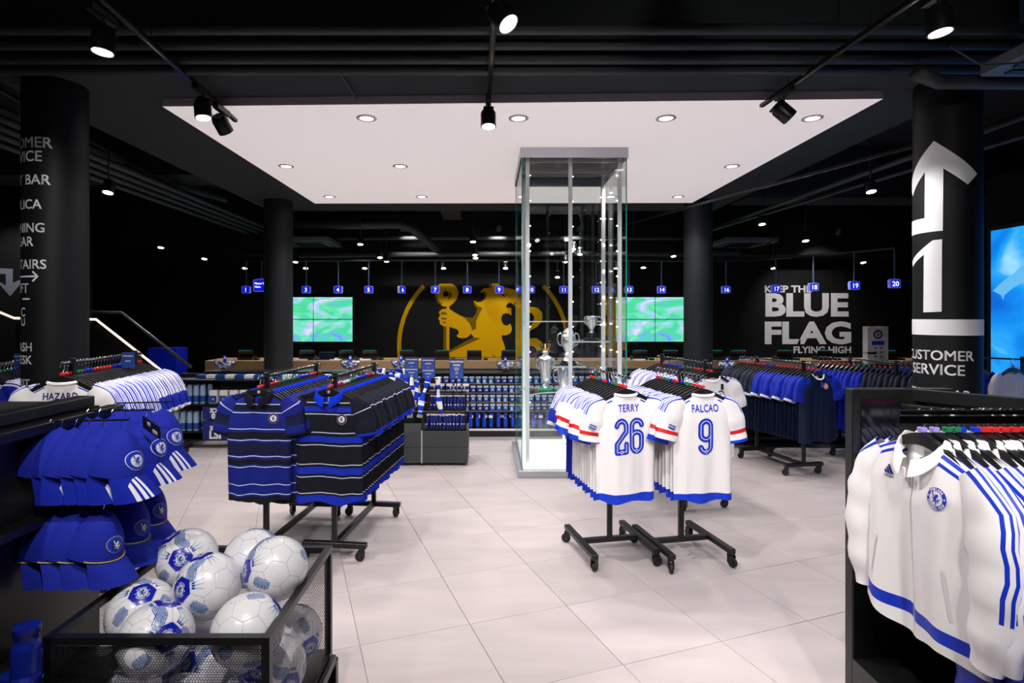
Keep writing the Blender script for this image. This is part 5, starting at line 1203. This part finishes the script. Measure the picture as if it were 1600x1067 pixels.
# lit number signs on poles
SB = mat('sign_blue', (10, 20, 200), .4, emis=(6, 18, 205), es=.5); SW = mat('sign_white', (235, 235, 250), .4, emis=(235, 238, 255), es=.6); SR = mat('sign_rim', (150, 155, 205), .4, emis=(90, 100, 200), es=.2)
POLE = mat('pole_grey', (70, 84, 104), .4)
def sign(px, py, num, z, w_=.145, ry=0, ptop=2.66, lab=None, hgt=None):
    x = PX(px, z); h = PH(py, z); hh = (hgt or w_*.85)/2
    o = obj('counter_sign', None, loc=(x, z, h), rot=(0, 0, ry), label=lab or 'hanging lit blue counter sign reading %s' % dict(zip('1 3 4 5 6 7 8 9 10 11 12 13 14 16 17 18 19 20'.split(), 'one three four five six seven eight nine ten eleven twelve thirteen fourteen sixteen seventeen eighteen nineteen twenty'.split())).get(num, num), cat='sign')
    obj('pole', MB().tube([(0, .02, hh), (0, .02, ptop-h)], .012, 8).me('pole', POLE), o)
    pts = [(-w_/2, -hh*.9), (-w_*.4, -hh), (w_*.4, -hh), (w_/2, -hh*.9), (w_/2*1.05, hh*.8), (w_*.4, hh), (0, hh*1.12), (-w_*.4, hh), (-w_/2*1.05, hh*.8)]
    V = [(a, 0, c) for a, c in pts]+[(a, .05, c) for a, c in pts]; k = len(pts)
    obj('case', mesh('case', V, [tuple(range(k)), tuple(range(k, 2*k))[::-1]]+[(i, k+i, k+(i+1) % k, (i+1) % k) for i in range(k)], SR), o)
    obj('face', mesh('face', [(a*.86, -.003, c*.84) for a, c in pts], [tuple(range(k))], SB), o)
    if num == 'PW':
        P = [(*shift2(text_raw('Please Wait', .05, .002, 'LEFT'), -w_*.4, .02), 0, 0), (*shift2(text_raw('Here', .05, .002, 'LEFT'), -w_*.4, -.04), 0, 0)]
    else: P = sign_face(num, w_*.66, SW, .0022)
    obj('numeral', drape(P, [SW], 'num', lambda x_, z_, l: (x_, -.006, z_), 0), o)
for px, num in ((384, '1'), (478, '3'), (528, '4'), (576, '5'), (680, '7'), (730, '8'), (780, '9'), (829, '10'), (881, '11'), (932, '12'), (983, '13'), (1034, '14'), (1135, '16')): sign(px, 452.5, num, YC)
sign(629, 452.5, '6', YC, ry=.9); sign(408, 446, 'PW', YC, .28, lab='larger hanging sign asking customers to wait, half hidden by a pillar', hgt=.22)
for px, py, num, z in ((1213, 451, '17', 9.5), (1272, 448.5, '18', 9.0), (1336, 446, '19', 8.6), (1399, 443, '20', 8.1)): sign(px, py, num, z, .15)
obj('sign_track', MB().bar((-4.6, YC+.02, 2.67), (4.6, YC+.02, 2.67), .03, .03).bar((4.6, YC+.02, 2.67), (PX(1213, 9.5), 9.52, 2.67), .03, .03).bar((PX(1213, 9.5), 9.52, 2.67), (PX(1272, 9.0), 9.02, 2.67), .03, .03).bar((PX(1272, 9.0), 9.02, 2.67), (PX(1336, 8.6), 8.62, 2.67), .03, .03).bar((PX(1336, 8.6), 8.62, 2.67), (PX(1399, 8.1), 8.12, 2.67), .03, .03).me('track', METAL), label='black ceiling bar that carries the numbered counter signs', cat='rail')
# registers
TEAL = mat('screen_teal', (20, 60, 65), .3, emis=(40, 130, 135), es=.15)
def register(px, lab, s=1):
    z = 10.05; x = PX(px, z)
    o = obj('cash_register', None, loc=(x, z, .905), label=lab, cat='till', group='tills on the counter')
    obj('base', MB().box(-.13, .13, 0, .25, 0, .06).me('base', PLASTIC), o)
    V = [(-.13, .08, .05), (.13, .08, .05), (.13, .03, .16), (-.13, .03, .16), (-.13, .11, .05), (.13, .11, .05), (.13, .06, .17), (-.13, .06, .17)]
    obj('monitor', mesh('monitor', V, [(0, 1, 2, 3), (7, 6, 5, 4), (0, 4, 5, 1), (1, 5, 6, 2), (2, 6, 7, 3), (3, 7, 4, 0)], PLASTIC), o)
    obj('customer_display', MB().box(-.1, .1, .035, .055, .162, .178).me('disp', TEAL), o)
    obj('card_reader', MB().box(.17, .24, -.02, .1, .0, .035).me('reader', PLASTIC), o)
for i, px in enumerate((382, 478, 540, 577, 635, 690, 741, 795, 850, 1001, 1049, 1120, 1155, 1228, 1292, 1392)): register(px, '%s black till from the left along the wooden counter' % ORD[i])
lt = obj('laptop', None, loc=(PX(510, 10.0), 9.98, .905), label='open laptop with silver edge on the counter by the left video wall', cat='laptop')
obj('base', MB().box(-.14, .14, 0, .2, 0, .012).me('base', ALU), lt)
V = [(-.14, .0, .012), (.14, .0, .012), (.155, .05, .145), (-.125, .05, .145)]
obj('lid', mesh('lid', [(a, b, c) for a, b, c in V]+[(a, b+.01, c) for a, b, c in V], [(0, 1, 2, 3), (7, 6, 5, 4), (0, 4, 5, 1), (1, 5, 6, 2), (2, 6, 7, 3), (3, 7, 4, 0)], CHROME), lt)
obj('screen', mesh('screen', [(a*.93, b-.002, c*.94+.004) for a, b, c in V], [(0, 1, 2, 3)], mat('lap_screen', (14, 18, 40), .2)), lt)
for i, px in enumerate((470, 524, 570, 655, 1000, 1165)):
    obj('paper_stack', bevel(MB().box(-.1, .1, 0, .14, 0, .022).me('papers', TAG), .002, 1), loc=(PX(px, 9.98), 9.97, .905), label='%s small stack of white papers from the left on the counter' % ORD[i], cat='papers', group='paper stacks on the counter')
# sunglasses stand
gs = obj('sunglasses_stand', MB().box(-.17, .17, 0, .12, 0, .62).me('stand', WHITE), loc=(PX(1375, 9.2), 9.25, .9), label='white eyewear stand with a round badge on the counter at the right', cat='stand')
obj('club_badge', drape(crest_parts(.075, 0, 1, 2, 3), [WHITE, PRN, WHITE, PRN], 'badge', lambda x, z, l: (x, -.003-.0006*l, z+.49), 0), gs)
obj('mirror', MB().box(-.1, .1, -.006, -.002, .32, .38).me('mirror', BLUE), gs)
for j in range(4):
    obj('peg', MB().box(-.055, -.035, -.03, 0, .05+j*.07, .065+j*.07).box(.035, .055, -.03, 0, .05+j*.07, .065+j*.07).me('peg', METAL), gs)
obj('sunglasses', MB().box(-.2, -.06, -.05, -.035, .17, .2).box(-.2, -.19, -.05, .08, .19, .2).me('specs', PLASTIC), loc=(PX(1375, 9.2), 9.25, .9), label='black sunglasses hung on the left of the white eyewear stand', cat='sunglasses')
obj('stand_table', MB().box(-.2, .2, -.02, .2, 0, .9).me('table', BLACK), loc=(PX(1375, 9.2), 9.2, 0), label='black box that holds the white eyewear stand', cat='plinth')

# ------------------------------------------------------------------ low gondolas before the counter
PKB = mat('pack_blue', (18, 70, 150), .35); PKL = mat('pack_ice', (175, 195, 215), .3); PKN = mat('pack_navy', (16, 40, 120), .35); BOTM = mat('bottle_royal', (12, 60, 190), .25)
TITLE = mat('kraft', (170, 130, 90), .7)
def pack_me(k):
    b = MB(); b.box(-.034, .034, -.012, .012, -.085, 0, 0); b.box(-.034, .034, -.013, .013, -.014, .012, 1)
    if k == 0: b.box(-.016, .016, -.0135, -.012, -.055, -.025, 1)
    elif k == 1: b.box(-.02, .012, -.0135, -.012, -.07, -.03, 1); b.box(-.025, .025, -.0138, -.012, -.08, -.074, 2)
    else: b.box(-.01, .022, -.0135, -.012, -.06, -.035, 1); b.box(-.012, .012, -.0138, -.012, -.045, -.04, 3)
    return b.me('pack', [PKB if k != 2 else PKN, PKL, WHITE, RED])
PK = [pack_me(k) for k in range(3)]
def bottle_me():
    b = MB(); b.lathe([(0, -.2), (.03, -.2), (.03, -.08), (.02, -.06), (.02, -.045)], 12, m=0); b.lathe([(.024, -.045), (.03, -.04), (.03, -.005), (0, 0)], 12, m=0); b.box(-.026, .03, -.034, -.02, -.07, -.035, 1)
    return b.me('bottle', [BOTM, WHITE])
BOT = bottle_me()
gx0, gx1, GY = PX(640, 7.9), PX(1150, 7.9), 7.9
gb = obj('low_gondola', None, loc=(0, GY, 0), label='long low black gondola of small gifts in front of the cash counter', cat='shelving')
obj('back_panel', MB().box(gx0, gx1, .28, .34, .05, .93).me('panel', BLACK), gb)
obj('top_shelf', bevel(MB().box(gx0, gx1, -.05, .5, .885, .905).me('shelf', METAL), .003, 1), gb)
obj('base', MB().box(gx0, gx1, 0, .6, 0, .12).me('base', METAL), gb)
obj('price_strip', MB().box(gx0, gx1, -.004, 0, .085, .115).me('strip', WHITE), gb)
prow = [(.835, 'top'), (.705, 'second'), (.575, 'third'), (.45, 'fourth')]
for h, nm in prow:
    obj('hook_bar', MB().box(gx0, gx1, .26, .28, h+.005, h+.02).me('bar', METAL), gb)
    obj('ticket_rail', MB().box(gx0+.05, gx1-.6, -.002, .0, h-.098, h-.088).me('rail', TITLE), gb)
    n = 26 if nm != 'top' else 28
    for i in range(n):
        x = gx0+.62+i*.0905 if nm != 'top' else gx0+.42+i*.0905
        if x > gx1-.05 or (x > 1.0 and h < .6): continue
        obj('gift_pack', PK[(i//3+int(h*10)) % 3], loc=(x, GY+rnd.uniform(-.004, .004), h), rot=(0, 0, rnd.uniform(-.12, .12)), label='blue gift pack, %s from the left in the %s row of the long gondola' % (ORD[i], nm), cat='gift pack', group='gift packs in the %s row of the long gondola' % nm)
for i in range(19):
    x = gx0+.66+i*.098
    if x > 1.05: continue
    obj('drink_bottle', BOT, loc=(x, GY+.03, .335), rot=(0, rnd.uniform(-.1, .1), rnd.uniform(0, 6)), label='blue drink bottle, %s from the left at the bottom of the long gondola' % ORD[i], cat='bottle', group='bottles in the bottom row of the long gondola')
# mugs behind the glass case
def mug_tmpl(body, bm2):
    a = lath('mug', [(0, 0), (.036, 0), (.038, .005), (.038, .085), (.034, .085), (.034, .01), (0, .01)], body, 18)
    return T('mug', a, [T('handle', MB().tube([(0, -.036, .02), (0, -.058, .03), (0, -.06, .06), (0, -.036, .07)], .005, 6).me('handle', bm2, True)), T('print', MB().lathe([(.0385, .02), (.0385, .06)], 18).me('print', PRN))])
def lockmug():
    b = MB(); b.box(-.032, .032, -.02, .02, -.1, -.03, 0); b.tube([(-.022, 0, -.03), (-.022, 0, .0), (-.012, 0, .012), (.012, 0, .012), (.022, 0, 0), (.022, 0, -.03)], .006, 8, 1); b.box(-.012, .012, -.022, -.02, -.08, -.05, 1)
    return b.me('lock', [mat('pack_grey', (70, 85, 110), .3), PKL])
LK = lockmug()
for i in range(8):
    obj('travel_mug', LK, loc=(1.03+i*.1, GY, .52), label='looped mug pack, %s from the left behind the glass case' % ORD[i], cat='mug', group='looped mug packs behind the glass case')
for i in range(12):
    obj('keyring_pack', PK[2], loc=(1.02+i*.085, GY, .68-.0), rot=(0, 0, .1), label='slim blue pack, %s from the left above the looped mugs' % ORD[i], cat='gift pack', group='slim packs above the looped mugs')
BLK_ = [bevel(MB().box(-.085, .085, -.1, .1, 0, .2).me('blanket', mat('blanket_navy', (30, 44, 100), .8)), .012, 2)]
for i in range(4):
    o = obj('boxed_blanket', BLK_[0], loc=(1.09+i*.185, GY+.05, .135), label='boxed navy blanket with white title, %s from the left behind the glass case' % ORD[i], cat='box', group='boxed blankets behind the glass case')
    obj('title', drape([(*shift2(text_raw('CHELSEA', .03, .001), 0, 0), 0, 0)], [WHITE], 'title', lambda x, z, l: (x, -.1015, z+.13), 0), o)
    obj('print', MB().box(-.04, .04, -.102, -.1, .03, .09).me('print', PKB), o)
for i in range(11):
    obj('blue_flask', lath('flask', [(0, 0), (.034, 0), (.034, .11), (.022, .125), (.022, .145), (0, .15)], BOTM, 14), loc=(1.72+i*.082, GY+.1, .905-.17), label='blue flask, %s from the left beside the glass case' % ORD[i], cat='flask', group='flasks right of the glass case')
# glass bowls with badges and a small blue card
def bowl_t():
    prof = [(0, .0), (.05, .0), (.05, .006), (.03, .01), (.08, .03), (.12, .075), (.135, .125), (.13, .155), (.126, .155), (.13, .125), (.115, .078), (.075, .036), (0, .02)]
    b = MB().lathe(prof, 28).me('bowl', glassmat('bowl_glass', (.97, .98, 1), .05, 1.6)); auto_smooth(b)
    c = MB(); r_ = random.Random(4)
    for i in range(150):
        a_ = r_.uniform(0, 6.28); z = .045+r_.uniform(0, .075); q = r_.uniform(.2, 1)**.5*min(.11, .05+(z-.04)*1.3)
        M = Matrix.Rotation(r_.uniform(-1, 1), 4, 'X') @ Matrix.Rotation(r_.uniform(-1, 1), 4, 'Y')
        c.lathe([(0, -.004), (.018, -.004), (.018, .004), (0, .004)], 7, (q*cos(a_), q*sin(a_), z), 0 if r_.random() < .7 else 1, M)
    card = MB().box(-.02, .02, -.002, .002, .06, .21).me('card', PRB)
    return T('glass_bowl', b), c.me('badges', [TAG, PKB]), T('card', card, [T('print', MB().box(-.012, .012, -.0035, -.002, .165, .19).me('print', WHITE))])
BW, BC, BK = bowl_t()
for i, (px, z, lab) in enumerate(((347, 7.5, 'left of the left rear pillar'), (545, 7.5, 'behind the striped polos'), (625, 7.5, 'behind the two price signs'), (790, 7.9, 'left of the glass case'), (893, 7.9, 'seen through the glass case'), (1140, 7.9, 'left of the raglan shirts'))):
    x = PX(px, z); h = .905 if z > 7.6 else .955
    inst(BW, loc=(x, z+.08, h), label='glass bowl of small badges '+lab, cat='bowl', group='glass bowls of badges')
    obj('badge_pile', BC, loc=(x, z+.08, h), label='small white badges in the bowl '+lab, cat='badges', kind='stuff')
    inst(BK, loc=(x, z+.08, h), label='blue card standing in the bowl '+lab, cat='card', group='cards in the bowls')
# the gondola left of the polos
GL = 7.2; lx0, lx1 = PX(262, GL), PX(640, GL)
g2 = obj('low_gondola', None, loc=(0, GL, 0), label='low black gondola of bottles and gift boxes behind the striped polos', cat='shelving')
obj('back_panel', MB().box(lx0, lx1, .3, .34, .1, .93).me('panel', BLACK), g2)
obj('top_shelf', bevel(MB().box(lx0+.3, lx1, .3, .62, .94, .955).me('shelf', METAL), .003, 1), g2)
obj('upper_ledge', MB().box(lx0, lx1, -.02, .3, .865, .88).me('ledge', METAL), g2)
for h in (.55, .2): obj('shelf', MB().box(lx0, lx1, .0, .3, h, h+.015).me('shelf', METAL), g2)
obj('lower_ledge', MB().box(lx0, lx1, .0, .3, .1, .115).me('shelf', METAL), g2)
obj('foot', MB().box(lx0+.2, lx0+.26, -.2, .5, .03, .09).box(lx0+.1, lx0+.36, -.22, -.16, .0, .05).me('foot', METAL), g2)
CLR = mat('clear_bottle', (150, 175, 205), .15, spec=.8)
cbm = lath('bottle', [(0, 0), (.033, 0), (.035, .01), (.035, .19), (.03, .21), (.03, .235), (0, .24)], CLR, 16); cbl = MB().lathe([(.0355, .02), (.0355, .1)], 16).me('label', PKB)
for r_, (h, n_) in enumerate(((.57, 5), (.22, 4))):
    for i in range(n_):
        for jj in range(2):
            o = obj('water_bottle', cbm, loc=(lx0+.08+i*.085+.045*jj, GL+.06+.1*jj, h), label='clear water bottle, %s from the left, %s, on the %s shelf' % (ORD[i], ('front', 'rear')[jj], ('upper', 'lower')[r_]), cat='bottle', group='clear bottles on the left gondola'); obj('label', cbl, o)
gbx = bevel(MB().box(-.05, .05, -.03, .03, 0, .17).me('box', WHITE), .003, 1)
for i in range(8):
    x = lx0+.56+i*.13
    o = obj('gift_box', gbx, loc=(x, GL+.07, .57), label='white gift box, %s from the left on the gondola behind the polos' % ORD[i], cat='box', group='white gift boxes on the left gondola')
    obj('sleeve_print', MB().box(-.046, .046, -.0315, -.03, .01, .1).me('print', PKB), o)
    obj('club_badge', drape(crest_parts(.018, 0, 1, 2, 3), [WHITE, PRN, WHITE, PRN], 'badge', lambda x_, z_, l: (x_, -.032-.0003*l, z_+.055), 0), o)
for i in range(14):
    x = lx0+.34+i*.125
    obj('boxed_mug', bevel(MB().box(-.055, .055, -.05, .05, 0, .045).me('mugbox', [TAG if i % 2 else PKB]), .003, 1), loc=(x, GL+.2, .8805), label='small box, %s from the left under the top of the left gondola' % ORD[i], cat='box', group='small boxes under the left top shelf')
for r_, (h, s1, s2) in enumerate(((.375, 'CE', '01'), (.12, 'CE', 'LSI'))):
    o = obj('poster_board', MB().box(-.16, .16, -.006, .006, 0, .245 if r_ else .165).me('board', PRN), loc=(lx0+.62, GL-.02, h), label='%s navy poster board with white letters left of the striped polos' % ('upper', 'lower')[r_], cat='poster')
    obj('lettering', drape([(*shift2(text_raw(s1, .075, .004, 'CENTER', -1), -.02, .12 if r_ else .09), 0, 0), (*shift2(text_raw(s2, .13 if r_ else .09, .006), 0, .015), 0, 0)], [WHITE], 't', lambda x_, z_, l: (x_, -.0075, z_), 0), o)

# ------------------------------------------------------------------ black wire-tray island with mugs, scarves and price signs
isl = obj('display_island', None, loc=(-.7, 6.6, 0), label='black two-tier display island with drawers fronts left of the glass case', cat='display unit')
ix0, ix1, iy0, iy1 = -1.30, -.235, 6.37, 6.85
B2 = lambda x0, x1, y0, y1, z0_, z1: MB().box(x0+.7, x1+.7, y0-6.6, y1-6.6, z0_, z1)
BOARD = mat('island_board', (50, 55, 56), .5)
obj('carcass', B2(ix0+.01, ix1-.01, iy0+.012, iy1, .03, .39).me('carcass', BLACK), isl)
for x0, x1 in ((ix0, -.76), (-.745, ix1)):
    for z0_, z1 in ((.03, .205), (.21, .395)): obj('front_board', bevel(B2(x0, x1-.003, iy0, iy0+.012, z0_, z1).me('board', BOARD), .001, 1), isl)
for z0_, z1 in ((.03, .205), (.21, .395)): obj('side_board', B2(ix1-.01, ix1+.002, iy0+.002, iy1, z0_, z1).me('board', BOARD), isl)
obj('joint_strip', B2(-.762, -.745, iy0-.003, iy0+.005, .03, .4).me('strip', ALU), isl)
for x in (ix0+.1, -.75, ix1-.1):
    for y in (iy0+.08, iy1-.08): obj('foot', B2(x-.03, x+.03, y-.03, y+.03, 0, .03).me('foot', RUBBER), isl)
for k_, (z, x0, y0, hh) in enumerate(((.40, -.74, 6.38, .2), (.60, -.70, 6.5, .19), (.79, -.72, 6.62, .02))):
    t_ = obj('tray', None, isl)
    b = B2(x0, ix1-.02, y0, y0+.2, z, z+.008)
    b.box(x0+.7, ix1-.02+.7, y0-6.6, y0-6.6+.008, z, z+.012); obj('tray_floor', b.me('floor', METAL), t_)
    for x in (x0, ix1-.035): obj('upright', B2(x, x+.015, y0, y0+.015, z, z+hh).me('up', METAL), t_)
    obj('rim', B2(x0, ix1-.02, y0, y0+.008, z+.055*0+hh-.01, z+hh).me('rim', METAL), t_)
    obj('end_panel', B2(ix1-.03, ix1-.02, y0, y0+.2, z, z+hh*.9).me('end', METAL), t_)
roll = MB(); roll.lathe([(0, 0), (.017, 0), (.017, .16), (.013, .16), (0, .155)], 12)
rl = roll.me('roll', [PRN]); rlw = MB().lathe([(.0175, .146), (.0178, .16)], 12).me('edge', WHITE)
rdt = [MB().lathe([(0, -.0012), (.0085, -.0012), (.0085, .001), (0, .001)], 10, (0, -.0178, zz), 0, Matrix.Rotation(pi/2, 4, 'X')).me('dot', WHITE) for zz in (.05, .1)]
k = 0
for z, x0, y, nm, n_ in ((.41, -.70, 6.45, 'lower', 12), (.41, -.70, 6.51, 'lower rear', 10), (.61, -.66, 6.57, 'upper', 11), (.61, -.66, 6.63, 'upper rear', 10)):
    for i in range(n_):
        x = x0+i*.0385+rnd.uniform(-.004, .004)
        o = obj('paper_roll', rl, loc=(x, y, z), rot=(rnd.uniform(-.12, .02), rnd.uniform(-.05, .12), rnd.uniform(-.6, .6)), label='navy roll, %s from the left in the %s tray of the island' % (ORD[i], nm), cat='roll', group='navy rolls in the %s tray' % nm)
        obj('edge', rlw, o); obj('dot', rdt[(i+k) % 2], o); k += 1
mg = mug_tmpl(WHITE, WHITE)
for i in range(5):
    inst(mg, loc=(-.66+i*.098, 6.72, .8), rot=(0, 0, rnd.uniform(-.4, .4)), label='white mug, %s from the left on top of the display island' % ORD[i], cat='mug', group='mugs on the island')
mh = mug_tmpl(PKN, WHITE)
for i in range(4): inst(mh, loc=(-.63+i*.1, 6.66, .61+.08), rot=(0, 0, 0), label='navy mug with white handle, %s from the left on the middle tier' % ORD[i], cat='mug', group='navy mugs on the island')
# scarves on the left half
SCB = zmat('scarf', (12, 52, 195), [((232, 232, 240), [('z%.16', 0, .035)]), ((232, 232, 240), [('z%.11', .05, .062)])], .9, .4)
SCW = zmat('scarf_white', (228, 228, 236), [((12, 52, 195), [('z%.14', 0, .05)])], .9, .4)
def scarf_me(seed, m):
    r_ = random.Random(seed); V = []; F = []; n_, k_ = 18, 8; ph = r_.uniform(0, 6); tw = r_.uniform(-1.5, 1.5)
    for i in range(n_+1):
        t = i/n_; z = -.42*t; w_ = .028+.012*sin(t*9+ph)
        for j in range(k_):
            a_ = 2*pi*j/k_; x = cos(a_)*w_; y = sin(a_)*.016; q = tw*t
            V.append((x*cos(q)-y*sin(q)+.015*sin(t*5+ph), x*sin(q)+y*cos(q), z))
    F = [(i*k_+j, i*k_+(j+1) % k_, (i+1)*k_+(j+1) % k_, (i+1)*k_+j) for i in range(n_) for j in range(k_)]+[tuple(range(k_))[::-1]]
    return mesh('scarf', V, F, m, True)
SCM = [scarf_me(i, SCB if i % 3 else SCW) for i in range(6)]
fr_me = MB()
for i in range(7): fr_me.tube([(-.03+i*.01, 0, -.42), (-.032+i*.011, 0, -.455)], .0022, 5)
frm = fr_me.me('fringe', WHITE)
k = 0
for ri, (y, h, n_, nm) in enumerate(((6.39, .98, 10, 'front'), (6.56, 1.0, 8, 'middle'), (6.7, 1.05, 7, 'rear'))):
    obj('scarf_bar', MB().box(ix0-.12+.7, (-.5 if ri == 0 else -.76)+.7, y-6.6-.005, y-6.6+.005, h, h+.01).me('bar', METAL), isl)
    for i in range(n_):
        x = ix0-.06+i*(.085 if ri == 0 else .072)+rnd.uniform(-.01, .01); k += 1
        o = obj('scarf', SCM[(i*5+ri) % 6], loc=(x, y+rnd.uniform(-.02, .02), h+.02), rot=(rnd.uniform(-.12, .12), rnd.uniform(-.3, .3), rnd.uniform(-.8, .8)), label='blue and white scarf, %s from the left on the %s bar of the island' % (ORD[i], nm), cat='scarf', group='scarves on the %s bar' % nm); obj('fringe', frm, o)
for i, x in enumerate((ix0-.12, -.765)): obj('scarf_upright', B2(x, x+.015, 6.42, 6.435, .4, 1.06).me('up', METAL), isl)
# price signs in frames
PSB = bpy.data.materials.new('sign_gradient'); PSB.use_nodes = True; nt = PSB.node_tree; b = nt.nodes['Principled BSDF']
tc = nt.nodes.new('ShaderNodeTexCoord'); sp = nt.nodes.new('ShaderNodeSeparateXYZ'); cr_ = nt.nodes.new('ShaderNodeValToRGB'); ma = nt.nodes.new('ShaderNodeMath'); ma.operation = 'MULTIPLY_ADD'; ma.inputs[1].default_value = 3.2; ma.inputs[2].default_value = .5
nt.links.new(tc.outputs['Object'], sp.inputs[0]); nt.links.new(sp.outputs['Z'], ma.inputs[0]); nt.links.new(ma.outputs[0], cr_.inputs[0]); nt.links.new(cr_.outputs[0], b.inputs['Base Color'])
cr_.color_ramp.elements[0].color = srgb(20, 80, 165); cr_.color_ramp.elements[1].color = srgb(40, 45, 105)
for px, lines, lab, z, w_, py0, py1 in ((643, ['POMPOM BEANIE', 'SCARVES', '2', 'SUPPORTERS BAR', 'SCARVES'], 'blue framed price sign above the scarves, further left', 6.5, 21, 558, 590), (669, ['SUPPORTERS BAR', 'SCARVES', '2', 'SUPPORTERS BAR', 'SCARVES'], 'blue framed price sign above the scarves, nearer the mugs', 6.5, 22, 559, 592), (713.5, ['WRAPPING', 'PAPER', 'ROYAL', 'BLUE', '£3'], 'blue framed price sign for wrapping paper above the rolls', 6.45, 22, 560.5, 592)):
    x = PX(px, z); h0, h1 = PH(py1, z), PH(py0, z); ww = w_*z/880; ch = (h0+h1)/2; hh = (h1-h0)/2
    o = obj('price_sign', None, loc=(x, z, ch), label=lab, cat='sign')
    obj('frame', MB().box(-ww/2, ww/2, 0, .008, -hh, hh).me('frame', BLACK), o)
    obj('poster', MB().box(-ww/2+.006, ww/2-.006, -.002, 0, -hh+.006, hh-.006).me('poster', PSB), o)
    obj('stem', MB().box(-.006, .006, .008, .016, -hh-.16, hh).me('stem', METAL), o)
    P = []
    for i, s in enumerate(lines):
        if px > 700: sz = (.03, .03, .018, .018, .028)[i]; zz = hh*(.62, .28, .02, -.16, -.5)[i]
        else: sz = .0165; zz = hh*(.72, .4, .05, -.25, -.55)[i]
        P.append((*shift2(text_raw(s, sz, .0004), 0, zz), 0, 0))
    obj('lettering', drape(P, [WHITE], 'lettering', lambda x_, z_, l: (x_, -.0035, z_), 0), o)
    obj('club_badge', drape([([(a, c-hh*.8) for a, c in V], F, m_, l) for V, F, m_, l in crest_parts(.011, 0, 1, 2, 3)], [WHITE, PRN, WHITE, PRN], 'badge', lambda x_, z_, l: (x_, -.0035-.0003*l, z_), 0), o)
for px, z, py, lab in ((200, 4.0, 567, 'small blue rail sign above the home shirts, nearer the stairs'), (29, 5.2, 565, 'small blue rail sign at the left edge above the white shirts')):
    o = obj('rail_sign', MB().box(-.045, .045, 0, .006, -.055, .055).me('frame', PSB), loc=(PX(px, z), z, PH(py, z)+.02), label=lab, cat='sign')
    obj('lettering', drape([(*shift2(text_raw('HOME SHIRTS', .012, .0003), 0, .025), 0, 0), (*shift2(text_raw('ADULT', .012, .0003), 0, -.01), 0, 0)], [WHITE], 't', lambda x_, z_, l: (x_, -.002, z_), 0), o)
    obj('stem', MB().box(-.005, .005, .006, .012, -.1, .05).me('stem', METAL), o)
# black shelf with socks and small goods between the raglan rack and the plain rack
sg = obj('low_gondola', None, loc=(PX(1300, 7.3), 7.2, 0), label='black low shelf with dark packs between the raglan and plain shirts', cat='shelving')
obj('back_panel', MB().box(-1.35, .62, .3, .34, 0, .95).me('panel', BLACK), sg)
for h in (.12, .4, .66, .93): obj('shelf', MB().box(-1.35, .62, 0, .3, h, h+.015).me('shelf', METAL), sg)
obj('yellow_strip', MB().box(-.1, .35, -.004, 0, .665, .675).me('strip', mat('yellow', (200, 170, 60), .6)), sg)
dk = MB().box(-.035, .035, -.02, .02, 0, .15).me('pack', mat('dark_pack', (26, 34, 48), .4)); lime = MB().lathe([(0, 0), (.016, 0), (.016, .003), (0, .003)], 10, (0, -.024, .11), 0, Matrix.Rotation(pi/2, 4, 'X')).me('sticker', mat('lime', (140, 190, 60), .5)); lw = MB().box(-.028, .028, -.022, -.02, .02, .055).me('band', mat('band_grey', (120, 125, 130), .5))
for h, nm in ((.135, 'bottom'), (.415, 'middle'), (.675, 'top')):
    for i in range(9):
        x = PX(1300, 7.3)-.42+i*.105
        o = obj('sock_pack', dk, loc=(x, 7.24, h), label='lime-stickered pack, %s from the left on the %s shelf by the plain shirts' % (ORD[i], nm), cat='pack', group='dark packs on the %s shelf' % nm); obj('sticker', lime, o); obj('band', lw, o)
for i in range(7):
    o = obj('gift_pack', PK[i % 3], loc=(PX(1150, 7.3)-.05+.0*i+(i % 2)*.09, 7.17, .86-.11*(i//2)), label='pale blue pack, %s from the top just left of the raglan rack' % ORD[i], cat='gift pack', group='packs left of the raglan rack')
